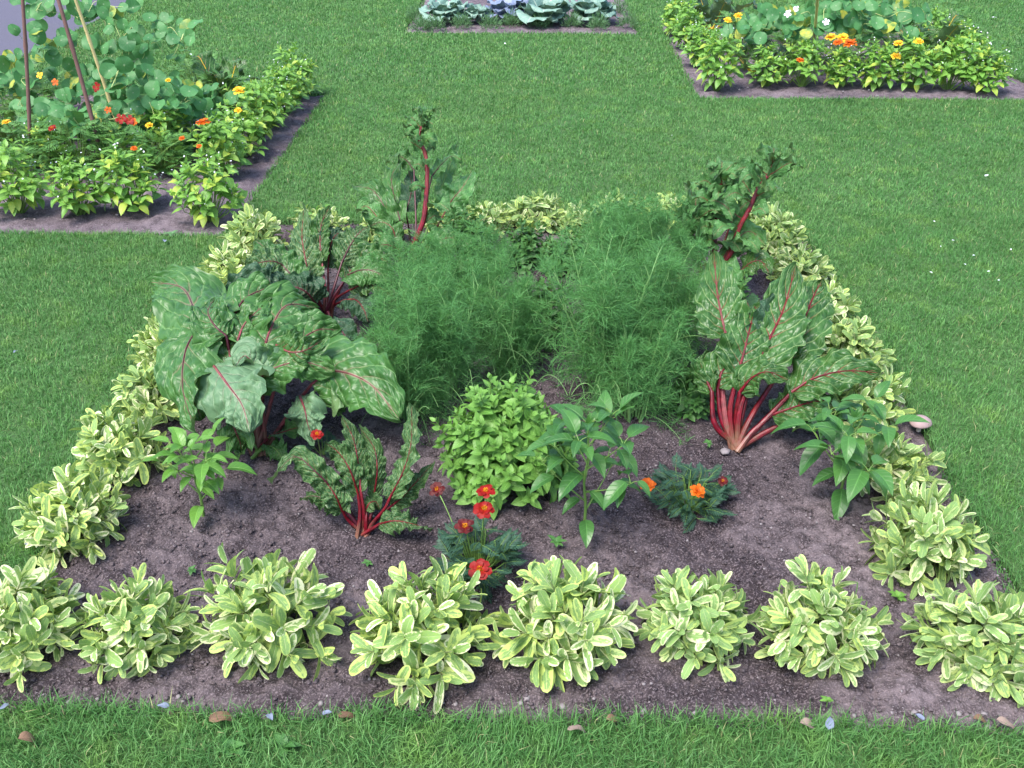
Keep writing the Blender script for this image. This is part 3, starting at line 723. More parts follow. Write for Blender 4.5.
def bolted(label, basepx, stems, seed, leafL=(.05, .12), lm='chard_mid', extra=()):
    rs = np.random.RandomState(seed); b = P(*basepx, 0.0)
    root = thing('bolted_chard', label, 'chard', (b[0], b[1], 0), 'bolted chards at the far side of the bed')
    for pts in stems:
        w = np.array([b+np.array([rs.normal(0, .02), 0, -.01])]+[P(*q) for q in pts]) if len(pts[0]) == 3 else np.array(pts)
        line = spline(w, 26)
        line[:, 0] += .005*np.sin(np.arange(26)*.9)
        m = MB(); tubes(m, line-b, np.linspace(.015, .007, 26)*(1+.16*(np.arange(26) % 5 == 0)), 9)
        m.build('flower_stem', M['stalk_red'], root)
        zs = line[:, 2]
        for k in range(8, 26, 1):
            o = line[k]; f = (k-8)/17.; n = 1 if f < .55 else 2
            if f < .3 and k % 2: continue
            for q in range(n):
                az = k*2.4+q*2.9+rs.rand()*.6; L = (leafL[1]*(1-f)+leafL[0]*f)*(1+rs.normal(0, .15))
                d = np.array([math.cos(az), math.sin(az)*.8, .25+.5*f]); d = unit(d)
                p1 = o+d*L*.18; p2 = o+d*L*.6+np.array([0, 0, .01]); p3 = p1*.2+(o+d*L)*.8+np.array([0, 0, -.005]); p4 = o+d*L*1.12+np.array([0, 0, -L*.3])
                chard_leaf(root, [o, o*.5+p1*.5], [p1, p2, p3, p4], L*(.42 if leafL[0] > .1 else .52), unit(np.array([0, -.5, .8])+rs.normal(0, .25, 3)), M[lm], M['stalk_green'] if rs.rand() < .5 else M['stalk_red'], rs,
                           rad=.0022, crink=.005, ruffle=.012, rf=2.5, cup=.25, nu=18, nv=11, loc=b, power=.7)
        # small buds at the top
        bm_ = MB(); k = 26; dd = unit(rs.normal(0, 1, (k, 3))+np.array([0, 0, 1.2]))
        leaves(bm_, line[-1]-b+rs.normal(0, .006, (k, 3)), dd, np.array([0, -.3, 1.]), .030, .018, S_OVATE, 5, 3, .5, .3, rs=rs)
        bm_.build('bud_cluster', M['bush'], root)
    for (sp, bp, W, face, lmm, smt, kw) in extra:
        chard_leaf(root, [b]+[P(*q) for q in sp]+[P(*bp[0])], [P(*q) for q in bp], W, face, M[lmm], M[smt], rs, **kw)
    return root
# heights chosen so that the stems stand over their feet
bolted('bolted chard with one tall thick red stem among crinkled leaves at the far left', (410, 282), [
    [(414, 250, .16), (422, 222, .28), (428, 185, .43), (424, 152, .56), (419, 133, .64), (428, 116, .70)]], 21, (.07, .11), 'chard_green', [
    ([(400, 250, .12)], [(392, 228, .24), (385, 208, .32), (372, 190, .38), (354, 186, .38)], .13, (-.1, -.7, .6), 'chard_big', 'stalk_dark', fr),
    ([(398, 255, .12)], [(388, 232, .22), (378, 218, .28), (366, 206, .32), (356, 214, .30)], .11, (-.1, -.7, .6), 'chard_green', 'stalk_red', fr),
    ([(405, 250, .12)], [(400, 220, .28), (394, 196, .36), (392, 176, .42), (402, 158, .46)], .11, (-.1, -.7, .6), 'chard_big', 'stalk_dark', fr),
    ([(410, 240, .16)], [(406, 212, .3), (410, 198, .35), (412, 184, .39), (408, 170, .42)], .10, (0, -.8, .6), 'chard_dark', 'stalk_dark', fr),
    ([(430, 240, .18)], [(444, 214, .28), (452, 200, .33), (462, 188, .38), (472, 172, .42)], .15, (.1, -.8, .5), 'chard_green', 'stalk_red', fr),
    ([(432, 215, .26)], [(438, 196, .34), (446, 176, .41), (452, 158, .47), (458, 142, .52)], .07, (.2, -.8, .5), 'chard_green', 'stalk_green', fr),
    ([(418, 240, .2)], [(432, 176, .45), (442, 164, .49), (452, 156, .52), (462, 160, .51)], .07, (0, -.6, .8), 'chard_green', 'stalk_dark', fr),
    ([(416, 240, .2)], [(414, 170, .46), (406, 160, .50), (396, 156, .52), (386, 164, .50)], .07, (0, -.6, .8), 'chard_big', 'stalk_dark', fr),
    ([(415, 262, .1)], [(400, 250, .18), (388, 245, .22), (376, 246, .22), (362, 252, .18)], .14, (0, -.6, .8), 'chard_big', 'stalk_red', fr),
    ([(418, 262, .1)], [(428, 248, .18), (440, 240, .23), (456, 238, .23), (472, 246, .2)], .14, (0, -.6, .8), 'chard_big', 'stalk_red', fr),
    ([(405, 262, .1)], [(396, 240, .2), (392, 228, .25), (382, 222, .27), (370, 226, .25)], .10, (0, -.6, .8), 'chard_big', 'stalk_red', fr),
])
bolted('bolted chard with two leaning pink stems and pointed leaves at the far right', (712, 305), [
    [(720, 275, .16), (734, 243, .30), (746, 214, .42), (761, 186, .53), (776, 160, .63)],
    [(712, 270, .16), (716, 228, .33), (718, 200, .44), (721, 176, .53)],
    [(702, 282, .1), (699, 255, .22), (697, 231, .32), (694, 215, .38)]], 22, (.11, .18), 'chard_green', [
    ([(720, 285, .1)], [(742, 270, .2), (752, 262, .25), (762, 262, .26), (770, 275, .23)], .12, (0, -.6, .8), 'chard_mid', 'stalk_pink', fr),
    ([(705, 285, .1)], [(690, 280, .16), (684, 275, .2), (678, 280, .2), (672, 292, .17)], .10, (0, -.6, .8), 'chard_mid', 'stalk_pink', fr),
    ([(712, 280, .12)], [(728, 250, .26), (740, 236, .31), (752, 232, .33), (766, 246, .30)], .11, (0, -.6, .8), 'chard_green', 'stalk_pink', fr),
    ([(708, 280, .12)], [(704, 258, .22), (692, 244, .27), (680, 240, .29), (668, 250, .26)], .10, (0, -.6, .8), 'chard_green', 'stalk_pink', fr),
    ([(712, 275, .12)], [(722, 262, .22), (728, 270, .22), (734, 282, .20), (738, 294, .15)], .12, (0, -.6, .8), 'chard_green', 'stalk_pink', fr),
    ([(716, 270, .14)], [(730, 225, .36), (738, 212, .41), (748, 202, .45), (760, 200, .46)], .08, (0, -.6, .8), 'chard_green', 'stalk_pink', fr),
    ([(712, 265, .15)], [(708, 232, .33), (700, 216, .38), (694, 202, .42), (690, 188, .45)], .08, (0, -.7, .7), 'chard_green', 'stalk_pink', fr),
    ([(745, 300, .1)], [(745, 300, .16), (752, 312, .18), (760, 325, .17), (764, 338, .13)], .10, (0, -.6, .8), 'chard_dark', 'stalk_pink', fr),
])

# ------------------------------------------------------------------ dill
def make_dill(seed, label, H=.52, spread=.2, nst=16):
    rs = np.random.RandomState(seed)
    t = thing('dill_plant', label, 'dill', group='feathery dill plants in the middle of the bed')
    st = MB(); fo = MB()
    az = rs.rand(nst)*6.28; sp = spread*np.sqrt(rs.rand(nst)); h = H*(.75+.3*rs.rand(nst))
    tip = np.stack([sp*np.cos(az), sp*np.sin(az), h], -1)
    b0 = tip*np.array([.25, .25, 0])+np.array([0, 0, -.02])
    m1 = b0*.6+tip*.4; m1[:, :2] = b0[:, :2]*.75+tip[:, :2]*.25
    m2 = b0*.3+tip*.7; m2[:, :2] = b0[:, :2]*.4+tip[:, :2]*.6
    tubes(st, np.stack([b0, m1, m2, tip], 1), np.array([.0055, .0048, .0034, .0012]), 6)
    Rk = []
    for s in range(nst):
        for k in range(9):
            f = .12+.86*k/8.; o = b0[s]*(1-f)+tip[s]*f; o[:2] = b0[s][:2]*(1-f**1.2)+tip[s][:2]*f**1.2
            a = rs.rand()*6.28; el = .65+.6*f+rs.normal(0, .2); Lr = (.23-.09*f)*(1+rs.normal(0, .15))
            d = np.array([math.cos(a)*math.cos(el), math.sin(a)*math.cos(el), math.sin(el)])
            Rk.append((o, d, Lr))
    O = np.array([r[0] for r in Rk]); D = np.array([r[1] for r in Rk]); Lr = np.array([r[2] for r in Rk])
    tt = np.linspace(0, 1, 6)
    def arc(O, D, L, sag, t):   # (k,3),(k,3),(k,),t(m)
        return O[:, None]+D[:, None]*(L[:, None]*t)[..., None]+np.array([0, 0, -1.])*((sag*L)[:, None]*t*t)[..., None]
    sag = .25+.45*rs.rand(len(O))
    tubes(st, arc(O, D, Lr, sag, tt), np.linspace(.0019, .0008, 6), 3)
    k = 16; a = rs.rand(k)*6.28; e2 = .8+.6*rs.rand(k); q = tip[rs.randint(0, nst, k)]*np.array([.9, .9, .2])[None]*(1+rs.rand(k, 1))
    dd = np.stack([np.cos(a)*np.cos(e2), np.sin(a)*np.cos(e2), np.sin(e2)], -1)
    tubes(st, arc(q, dd, H*(.4+.4*rs.rand(k)), .5+.5*rs.rand(k), np.linspace(0, 1, 9)), np.linspace(.0017, .0008, 9), 3)
    # pinnae on each rachis, threads on each pinna
    npn = 8; tp = np.linspace(.22, 1, npn)
    PO = arc(O, D, Lr, sag, tp).reshape(-1, 3); PD = np.repeat(D, npn, 0)
    PL = (np.repeat(Lr, npn)*.42*np.tile(1.15-.75*tp, len(O)))
    PO = np.repeat(PO, 2, 0); PD = np.repeat(PD, 2, 0); PL = np.repeat(PL, 2)*(1+rs.normal(0, .2, len(PL)*2))
    rv = unit(rs.normal(0, 1, PD.shape)); rv = perp_part(rv, PD)
    PD2 = unit(PD*.6+rv*.9)
    nt = 6; t3 = np.linspace(.15, 1, nt)
    TO = (PO[:, None]+PD2[:, None]*(PL[:, None]*t3)[..., None]+np.array([0, 0, -.25])*((PL[:, None]*t3*t3))[..., None]).reshape(-1, 3)
    TD = np.repeat(PD2, nt, 0); r2 = perp_part(unit(rs.normal(0, 1, TD.shape)), TD)
    TD = unit(TD*.8+r2*.7)
    TL = .036*(.6+.8*rs.rand(len(TO)))
    rr = np.repeat(np.repeat(rs.rand(len(O)), npn*2), nt)*.35+rs.rand(len(TO))*.65
    leaves(fo, TO, TD, rs.normal(0, 1, TD.shape), TL, .0019, S_THREAD, 3, 2, .5, 0, rs=rs, rnd=rr)
    leaves(fo, PO, PD2, rs.normal(0, 1, PD2.shape), PL, .0019, S_THREAD, 3, 2, .4, 0, rs=rs)
    fo.build('foliage', M['dill'], t); st.build('stems', M['dill_stem'], t)
    return t
dl = [('tall feathery dill plant behind the mint, beside the dark chard leaves', (446, 398), 0, .95),
      ('feathery dill plant filling the centre right of the bed behind the pepper', (606, 390), 1, 1.04),
      ('fine leaved dill plant between the bolted chard stem and the far sage row', (470, 338), 1, .8),
      ('dense dill plant in front of the far sage border', (612, 318), 0, .95),
      ('feathery dill plant against the upright red stalked chard', (662, 370), 2, 1.0),
      ('wispy dill plant leaning beside the far right bolted chard', (654, 310), 2, .95),
      ('thin dill plant between the broad chard leaf and the mint clump', (408, 415), 2, .85),
      ('dill plant just right of the dark puckered chard leaves', (418, 348), 1, .8),
      ('dill plant right behind the mint clump, below the gap between dill banks', (506, 374), 2, .85),
      ('low dill plant behind the pepper, nearest the bare soil', (632, 415), 2, .85),
      ]
dp = {}
for k, (l, px, v, s) in enumerate(dl):
    p = P(*px)
    if v not in dp:
        o = make_dill(300+v, l, (.50, .52, .46)[v], (.22, .22, .2)[v]); dp[v] = o; o.location = tuple(p); o.scale = (s, s, s)
    else: dup(dp[v], l, p, 1.3*k, s)

# ------------------------------------------------------------------ mint clumps
def make_mint(label, px, seed, r, h, n, mat, L=(.018, .045), group=None, rot=0):
    rs = np.random.RandomState(seed); p = P(*px); p[2] = 0
    t = thing('mint_clump', label, 'mint', p, group)
    q = np.sqrt((np.arange(n)+.5)/n); ph = np.arange(n)*2.39996
    x = r*q*np.cos(ph)+rs.normal(0, .012, n); y = r*q*np.sin(ph)+rs.normal(0, .012, n)
    z = h*(1-.55*q**3.2)*(1+rs.normal(0, .13, n))
    tips = np.stack([x, y, z], -1); ax = unit(np.stack([x*1.5/r*.45, y*1.5/r*.45, np.ones(n)], -1)+rs.normal(0, .12, (n, 3)))
    f = MB(); s = MB()
    shoots(f, s, tips, ax, rs, 6, L, .55, (25, 88), S_OVATE, .017, .5, .2, 6, 5, (0, 0, -.02), .0018)
    # outer shoots hang leaves down the flank
    k = n//2; a = rs.rand(k)*6.28
    t2 = np.stack([r*1.02*np.cos(a), r*1.02*np.sin(a), h*(.12+.35*rs.rand(k))], -1)
    shoots(f, None, t2, np.stack([np.cos(a), np.sin(a), np.full(k, .8)], -1), rs, 4, L, .55, (25, 88), S_OVATE, .014, .5, .2, 6, 5)
    f.build('foliage', mat, t); s.build('stems', M['stalk_green'], t)
    return t
make_mint('bushy bright green mint clump in the middle of the bed', (507, 478), 51, .215, .32, 92, M['mint'], (.024, .060))
make_mint('small dark green mint clump under the upright chard beside the dill', (690, 405), 52, .10, .17, 34, M['mint_dark'], (.018, .04))
make_mint('dark green mint clump in the shade between the two banks of dill', (545, 345), 53, .12, .28, 36, M['mint_dark'], (.02, .045))
make_mint('leafy green mint clump at the far border behind the dill', (618, 262), 54, .22, .30, 60, M['mint_dark'], (.02, .05))
make_mint('green mint clump rising between the bolted chard and far sages', (470, 275), 55, .16, .30, 45, M['mint_dark'], (.02, .05))

make_mint('leafy green mint clump in front of the bolted chard at the far left', (420, 300), 56, .15, .24, 40, M['mint_dark'], (.02, .05))
make_mint('low mint clump in the gap between the dill banks near the far sages', (572, 268), 58, .15, .16, 40, M['mint_dark'], (.02, .05))
make_mint('low mint clump beside the dill in the far middle of the bed', (528, 262), 59, .14, .18, 36, M['mint_dark'], (.02, .05))
make_mint('low mint clump under the leaning pink stems at the far right', (722, 322), 57, .13, .20, 36, M['mint_dark'], (.02, .05))
# ------------------------------------------------------------------ pepper plants
def make_pepper(label, px, seed, H, nleaf, Lf, mat, spread=.12, droop=.5, lean=(0, 0)):
    rs = np.random.RandomState(seed); p = P(*px); p[2] = 0
    t = thing('pepper_plant', label, 'pepper plant', p, 'pepper plants')
    st = MB(); fo = MB(); lean = np.array([lean[0], lean[1], 0])
    main = spline([[0, 0, -.02], [.004, 0, H*.25], [-.004, .003, H*.5], lean*.5+np.array([.004, 0, H*.7]), lean+np.array([0, 0, H*.97])], 14)
    tubes(st, main, np.linspace(.0055, .002, 14), 7)
    nodes = []
    nb = 9
    for k in range(nb):
        f = .30+.62*k/nb; o = main[int(f*13)]; a = k*2.4+rs.rand(); el = .7+rs.normal(0, .15); L = spread*(1.1-.5*k/nb)
        d = np.array([math.cos(a)*math.cos(el), math.sin(a)*math.cos(el), math.sin(el)])
        br = spline([o, o+d*L*.5, o+d*L+np.array([0, 0, .01])], 6); tubes(st, br, np.linspace(.003, .0015, 6), 5)
        nodes += [(br[3], a+.8), (br[4], a-1.1), (br[5], a), (br[5], a+2.2), (br[5], a-2.2)]
    for k in range(2, 14):
        nodes.append((main[k], k*2.4))
    nodes += [(main[-1], a) for a in (0.4, 2.5, 4.6)]
    rs.shuffle(nodes) if False else None
    idx = rs.permutation(len(nodes))[:nleaf]
    for i in idx:
        o, a = nodes[i]; a += rs.normal(0, .3); hz = o[2]/H
        if hz < .3 and rs.rand() < .2: continue
        el = .15-droop*.9*rs.rand()+1.3*max(0, hz-.55)*2*rs.rand()
        d = np.array([math.cos(a)*math.cos(el), math.sin(a)*math.cos(el), math.sin(el)])
        up = np.array([math.cos(a)*.6, math.sin(a)*.6, .5])
        e = o+unit(up)*.028
        tubes(st, np.stack([o, (o+e)/2+np.array([0, 0, .003]), e]), np.array([.0016, .0013, .001]), 4)
        L = Lf*(.6+.55*rs.rand())*(1-.35*max(0, hz-.75)*4*.5)
        leaves(fo, e[None], d[None], np.array([[0, 0, 1.]])+unit(up)*.3, L, L*.47, S_OVATE, 12, 9, .7+.4*rs.rand(), .35, .012, 2.0, rs=rs, tipv=.05)
    # growing tip
    leaves(fo, np.tile(main[-1], (6, 1)), unit(rs.normal(0, .6, (6, 3))+np.array([0, 0, 1.])), np.array([0, -.5, .6]), Lf*.4, Lf*.16, S_OVATE, 7, 5, .4, .3, rs=rs)
    fo.build('foliage', mat, t); st.build('stems', M['stalk_green'], t)
    return t
make_pepper('pepper plant with drooping pointed leaves right of the bright mint clump', (583, 535), 61, .42, 60, .105, M['pepper'], .17, .5)
make_pepper('young light green pepper plant at the left of the bed below the big chard', (203, 515), 62, .27, 44, .088, M['pepper_light'], .11, .1)
make_pepper('leaning pepper plant with large hanging leaves at the right beside the sage border', (838, 500), 67, .32, 56, .115, M['pepper'], .17, .9)
make_pepper('pepper seedling with light leaves beside the far left corner sage', (322, 262), 64, .28, 14, .06, M['pepper_light'], .06, .3)

# ------------------------------------------------------------------ marigolds
def flower(root, p, r, kind, rs, heart=True, up=(0, -.35, 1), name='flower', stem_to=None):
    """p in the local space of root"""
    up = unit(np.array(up)+rs.normal(0, .18, 3)); a0 = unit(np.cross(up, [1, .2, 0])); b0 = np.cross(up, a0)
    mb = MB()
    rings = {'single': [(7, 1.0, .18), (5, .7, .55)], 'double': [(9, 1.0, .1), (8, .8, .55), (7, .55, .95)], 'nast': [(5, 1.0, .35)]}[kind[0]]
    for n, s, el in rings:
        a = np.arange(n)*6.283/n+rs.rand()*6+rs.normal(0, .08, n)
        rad = a0*np.cos(a)[:, None]+b0*np.sin(a)[:, None]
        e = el+rs.normal(0, .1, n)
        D = rad*np.cos(e)[:, None]+up*np.sin(e)[:, None]
        N = up*np.cos(e)[:, None]-rad*np.sin(e)[:, None]
        leaves(mb, p+rad*r*.08, D, N, r*s*(1+rs.normal(0, .08, n)), r*s*(1.0 if n < 8 else .8), S_PETAL, 7, 5, .5, .05, .06, 1.5, rs=rs)
    f = mb.build(name, M[kind[1]], root)
    if heart:
        h = MB(); k = 40; d = dome_dirs(k, rs, 80)
        q = p+(a0*(d[:, :1])+b0*(d[:, 1:2]))*r*.24+up*(d[:, 2:]*r*.16+r*.05)
        leaves(h, q, up+rs.normal(0, .4, (k, 3)), a0, r*.18, r*.10, S_ELL, 4, 3, .1, .2, rs=rs)
        h.build('flower_centre', M['heart'], f)
    if stem_to is not None:
        s = MB(); o = np.array(stem_to, float); s_ = spline([o, (o+p)/2+np.array([0, 0, .01]), p-up*.004], 7)
        tubes(s, s_, np.array([.0016]*5+[.0022, .004]), 5); s.build('flower_stalk', M['stalk_green'], f)
    return f

def feather(fo, st, n, r, h, rs, mat=None, leafL=.055, W=.0058, nf=8):
    """marigold foliage: pinnate leaves of narrow leaflets"""
    q = np.sqrt(rs.rand(n)); a = rs.rand(n)*6.28
    O = np.stack([r*.75*q*np.cos(a), r*.75*q*np.sin(a), h*(.15+.85*rs.rand(n))*(1-.45*q*q)], -1)
    az = a+rs.normal(0, .8, n); el = .35+rs.normal(0, .3, n)
    D = np.stack([np.cos(az)*np.cos(el), np.sin(az)*np.cos(el), np.sin(el)], -1)
    N = perp_part(np.array([0, 0, 1.])+rs.normal(0, .2, (n, 3)), D); S = np.cross(D, N)
    L = leafL*(.7+.6*rs.rand(n))
    for k in range(nf):
        f = (k+1)/nf; o = O+D*(L*f)[:, None]-np.array([0, 0, 1.])*(L*.25*f*f)[:, None]
        for s in (-1, 1):
            d = unit(D*.75+S*s*.9-np.array([0, 0, .15])); ll = L*.42*math.sin(math.pi*(.2+.72*f))
            leaves(fo, o, d, N, ll, W*(.7+.6*rs.rand(n)), S_LANCE, 4, 3, .4, .15, rs=rs)
    e = O+D*L[:, None]-np.array([0, 0, 1.])*(L*.25)[:, None]
    leaves(fo, e, D, N, L*.25, W, S_LANCE, 4, 3, .3, .1, rs=rs)
    m = (O+e)/2+np.array([0, 0, 1.])*(L*.06)[:, None]
    tubes(st, np.stack([O, m, e], 1), np.array([.0011, .0009, .0006]), 3)
    root = O*np.array([.15, .15, 0])+np.array([0, 0, -.01])
    tubes(st, np.stack([root, (root+O)/2+O*np.array([.1, .1, 0]), O], 1), np.array([.0022, .0018, .0012]), 4)

def make_marigold(label, px, seed, r, h, n, flowers, mat='marigold_leaf', group='marigolds in the main bed', **kw):
    rs = np.random.RandomState(seed); p = P(*px); p[2] = 0
    t = thing('marigold_plant', label, 'marigold', p, group)
    fo = MB(); st = MB(); feather(fo, st, n, r, h, rs, **kw)
    fo.build('foliage', M[mat], t); st.build('stems', M['stalk_green'], t)
    for (fx, fy, fz, fr_, kind) in flowers:
        q = P(fx, fy, fz+(.12 if mat == 'bush' else 0))-p; flower(t, q, fr_, kind, rs, heart=kind[0] == 'single', stem_to=q*np.array([.45, .45, .25]))
    return t
S1 = ('single', 'red'); S2 = ('single', 'darkred'); D1 = ('double', 'orange'); D2 = ('double', 'yellow')
make_marigold('dark leaved marigold with red blooms behind the front sage row', (478, 570), 71, .135, .15, 120, [
    (486, 491, .20, .028, S1), (484, 509, .19, .031, S1), (465, 526, .18, .027, S2), (480, 570, .15, .033, S1), (437, 489, .16, .023, S2)])
make_marigold('orange flowered marigold on bare soil left of the red chard stalks', (688, 503), 72, .15, .11, 110, [
    (647, 484, .13, .027, D1), (698, 491, .11, .026, D1), (723, 481, .10, .017, S2)])
make_marigold('small marigold with one red bloom tucked under the broad chard leaf', (322, 452), 73, .05, .05, 14, [(317, 434, .31, .020, S1)])

# ------------------------------------------------------------------ border herbs of the other beds
def make_basil(seed, label, group):
    rs = np.random.RandomState(seed)
    t = thing('basil_plant', label, 'basil', group=group)
    f = MB(); s = MB(); w = MB()
    n = 34; d = dome_dirs(n, rs, 84)
    tips = d*np.array([.145, .145, .22])*(1+rs.normal(0, .15, (n, 1)))+np.array([0, 0, .09])
    ax = unit(d*.6+np.array([0, 0, .8])+rs.normal(0, .15, d.shape))
    shoots(f, s, tips, ax, rs, 4, (.025, .07), .55, (22, 82), S_OVATE, .018, .6, .25, 6, 5, (0, 0, -.02), .002)
    k = 10; a = rs.rand(k)*6.28
    O = np.stack([.06*np.cos(a), .06*np.sin(a), .05+.05*rs.rand(k)], -1); D = np.stack([np.cos(a)*.6, np.sin(a)*.6, np.full(k, -.45)], -1)
    leaves(f, O, D, np.stack([np.cos(a), np.sin(a), np.full(k, .8)], -1), .066, .038, S_OVATE, 7, 5, .5, .2, rs=rs, rnd=.75+.25*rs.rand(k))
    k = 22; i = rs.randint(0, n, k)
    leaves(w, tips[i]+ax[i]*(.02+.03*rs.rand(k))[:, None]+rs.normal(0, .005, (k, 3)), unit(rs.normal(0, 1, (k, 3))), np.array([0, -.3, 1.]), .010, .008, S_ROUND, 4, 3, .1, 0, rs=rs)
    f.build('foliage', M['basil'], t); s.build('stems', M['stalk_green'], t); w.build('flower_spikes', M['white'], t)
    return t
bas = []
def place_basil(lst, group):
    for k, (x, y, s, l) in enumerate(lst):
        s *= 1.12; p = P(x, y, .11*s); p[2] = 0
        if len(bas) < 4:
            o = make_basil(400+len(bas), l, group); bas.append(o); o.location = tuple(p); o.scale = (s, s, s)
        else:
            o = dup(bas[(k*3+1) % 4], l, p, k*1.7, s, s*random.Random(k).uniform(.88, 1.1)); o['group'] = group
gl = 'lime green basil plants edging the left bed'; gr = 'lime green basil plants edging the far right bed'
place_basil([(15, 190, 1.0, 'lime basil plant at the left photo edge in front of the tripod bed'),
             (76, 196, .88, 'small lime basil plant, second from the left in the left bed front row'),
             (128, 188, 1.05, 'bushy lime basil plant, third from the left in the left bed front row'),
             (208, 200, .98, 'lime basil plant at the near right corner of the left bed')], gl)
place_basil([(x, y, s, 'lime basil plant, %s behind the corner plant along the right side of the left bed' % ORD[k]) for k, (x, y, s) in enumerate(
    [(220, 158, .95), (240, 138, 1.0), (256, 122, 1.0), (270, 108, 1.0), (284, 95, 1.0), (296, 82, 1.0)])]
    + [(165, 140, .9, 'green basil plant behind the front row of the left bed under the vines'),
       (48, 150, .8, 'green basil plant behind the second front plant of the left bed')], gl)
place_basil([(x, y, s, 'lime basil plant, %s from the left in the front row of the far right bed' % ORD[k]) for k, (x, y, s) in enumerate(
    [(718, 72, 1.1), (768, 71, .9), (804, 71, .95), (842, 71, .95), (878, 72, 1.05), (915, 73, 1.05), (952, 73, 1.1), (986, 75, 1.1)])]
    + [(x, y, s, 'lime basil plant, %s behind the corner along the left side of the far right bed' % ORD[k]) for k, (x, y, s) in enumerate(
    [(702, 52, 1.0), (690, 34, 1.05), (678, 22, 1.0)])]
    + [(x, y, s, 'green basil plant, %s behind the corner along the right side of the far right bed' % ORD[k]) for k, (x, y, s) in enumerate(
    [(968, 58, 1.1), (950, 45, 1.0), (936, 34, 1.0)])], gr)

# bushes of cut leaved marigold behind the basil
def bushes(lst, group):
    for (lab, px, seed, r, h, n, fl) in lst:
        make_marigold(lab, px, seed, r, h, n, fl, 'bush', group, leafL=.095, W=.013, nf=6)
bushes([('green leaved marigold bush with yellow blooms left of the brown cane', (40, 165), 81, .22, .30, 130, [(6, 122, .32, .028, D2), (52, 128, .30, .022, ('single', 'red'))]),
        ('green marigold bush with orange blooms under the trailing vine', (118, 170), 82, .20, .26, 110, [(134, 148, .24, .018, D1), (182, 138, .2, .018, D1), (149, 125, .33, .022, D2)]),
        ('green marigold bush with a double orange bloom at the centre of the left bed', (196, 145), 83, .18, .22, 100, [(203, 122, .26, .042, D1), (199, 146, .2, .016, D1)]),
        ('dark green marigold bush with yellow blooms near the far side of the left bed', (225, 112), 84, .22, .28, 130, [(239, 90, .30, .038, D2), (238, 110, .25, .024, D2), (168, 80, .40, .02, D2)]),
        ('dark leafy bush beyond the vines in the left bed', (200, 92), 85, .25, .30, 120, []),
        ('leafy bush between the brown canes in the left bed', (78, 168), 181, .3, .34, 170, []),
        ('leafy bush behind the bloom studded bush at the left photo edge', (8, 140), 182, .3, .36, 170, []),
        ('leafy bush under the yellowing vine at the middle of the left bed', (160, 125), 183, .3, .30, 170, []),
        ('leafy bush behind the gap in the front row of the left bed', (163, 170), 185, .2, .24, 130, []),
        ('leafy bush at the far left corner of the left bed, behind the upright cane', (30, 115), 184, .32, .36, 170, [])], 'marigold bushes in the left bed')
bushes([('green marigold bush with bright orange blooms in the far right bed', (845, 62), 86, .28, .32, 120, [(831, 37, .38, .045, D2), (843, 37, .38, .045, D2), (850, 43, .36, .048, D1), (838, 42, .36, .035, D1)]),
        ('green marigold bush with small orange blooms right of the bright orange one', (905, 62), 87, .28, .32, 120, [(898, 43, .36, .035, D2), (919, 41, .36, .035, D2), (896, 56, .26, .035, D2)]),
        ('green marigold bush with pale yellow blooms at the left of the far right bed', (735, 52), 88, .28, .34, 120, [(728, 20, .42, .032, D2), (738, 15, .42, .032, D2)]),
        ('green marigold bush with one orange bloom beside the yellow stalked chard', (790, 62), 89, .28, .30, 120, [(800, 60, .22, .03, D1)]),
        ('leafy bush behind the orange blooms of the far right bed', (860, 40), 186, .35, .36, 170, []),
        ('leafy bush at the back right of the far right bed', (940, 40), 187, .35, .36, 170, []),
        ('leafy bush under the round vine leaves of the far right bed', (790, 42), 188, .35, .34, 170, [])], 'marigold bushes in the far right bed')

# ------------------------------------------------------------------ canes and nasturtiums
def cane(a, b, r, mat, label, name='garden_cane'):
    a = np.array(a); b = np.array(b); mb = MB(); n = 40; t = np.linspace(0, 1, n)[:, None]
    ln = a+(b-a)*t-a; ln[:, 0] += .006*np.sin(t[:, 0]*5)
    rad = np.full(n, r)*(1-.25*t[:, 0]); rad[::8] *= 1.22
    tubes(mb, ln, rad, 9)
    o = mb.build(name, mat); o.location = tuple(a); tag(o, label, 'cane', 'canes of the tripod in the left bed')
    return o
apex = PY(18, -150, 6.2)
print('APEX', apex)
cane(P(105, 168), apex+np.array([0, -.02, 0]), .013, M['cane_brown'], 'thick brown cane of the tripod, leaning in the middle of the left bed')
cane(P(126, 152), apex+np.array([.03, .02, 0]), .011, M['cane'], 'yellow bamboo cane leaning just right of the thick brown cane')
cane(P(31, 165), apex+np.array([-.02, .0, 0]), .012, M['cane_brown'], 'upright thin brown cane nearest the left edge of the photo')
cc = cane(P(812, 50), P(822, -40, 1.2), .012, M['cane'], 'short yellow bamboo cane standing in the far right bed')
cc['group'] = 'canes'

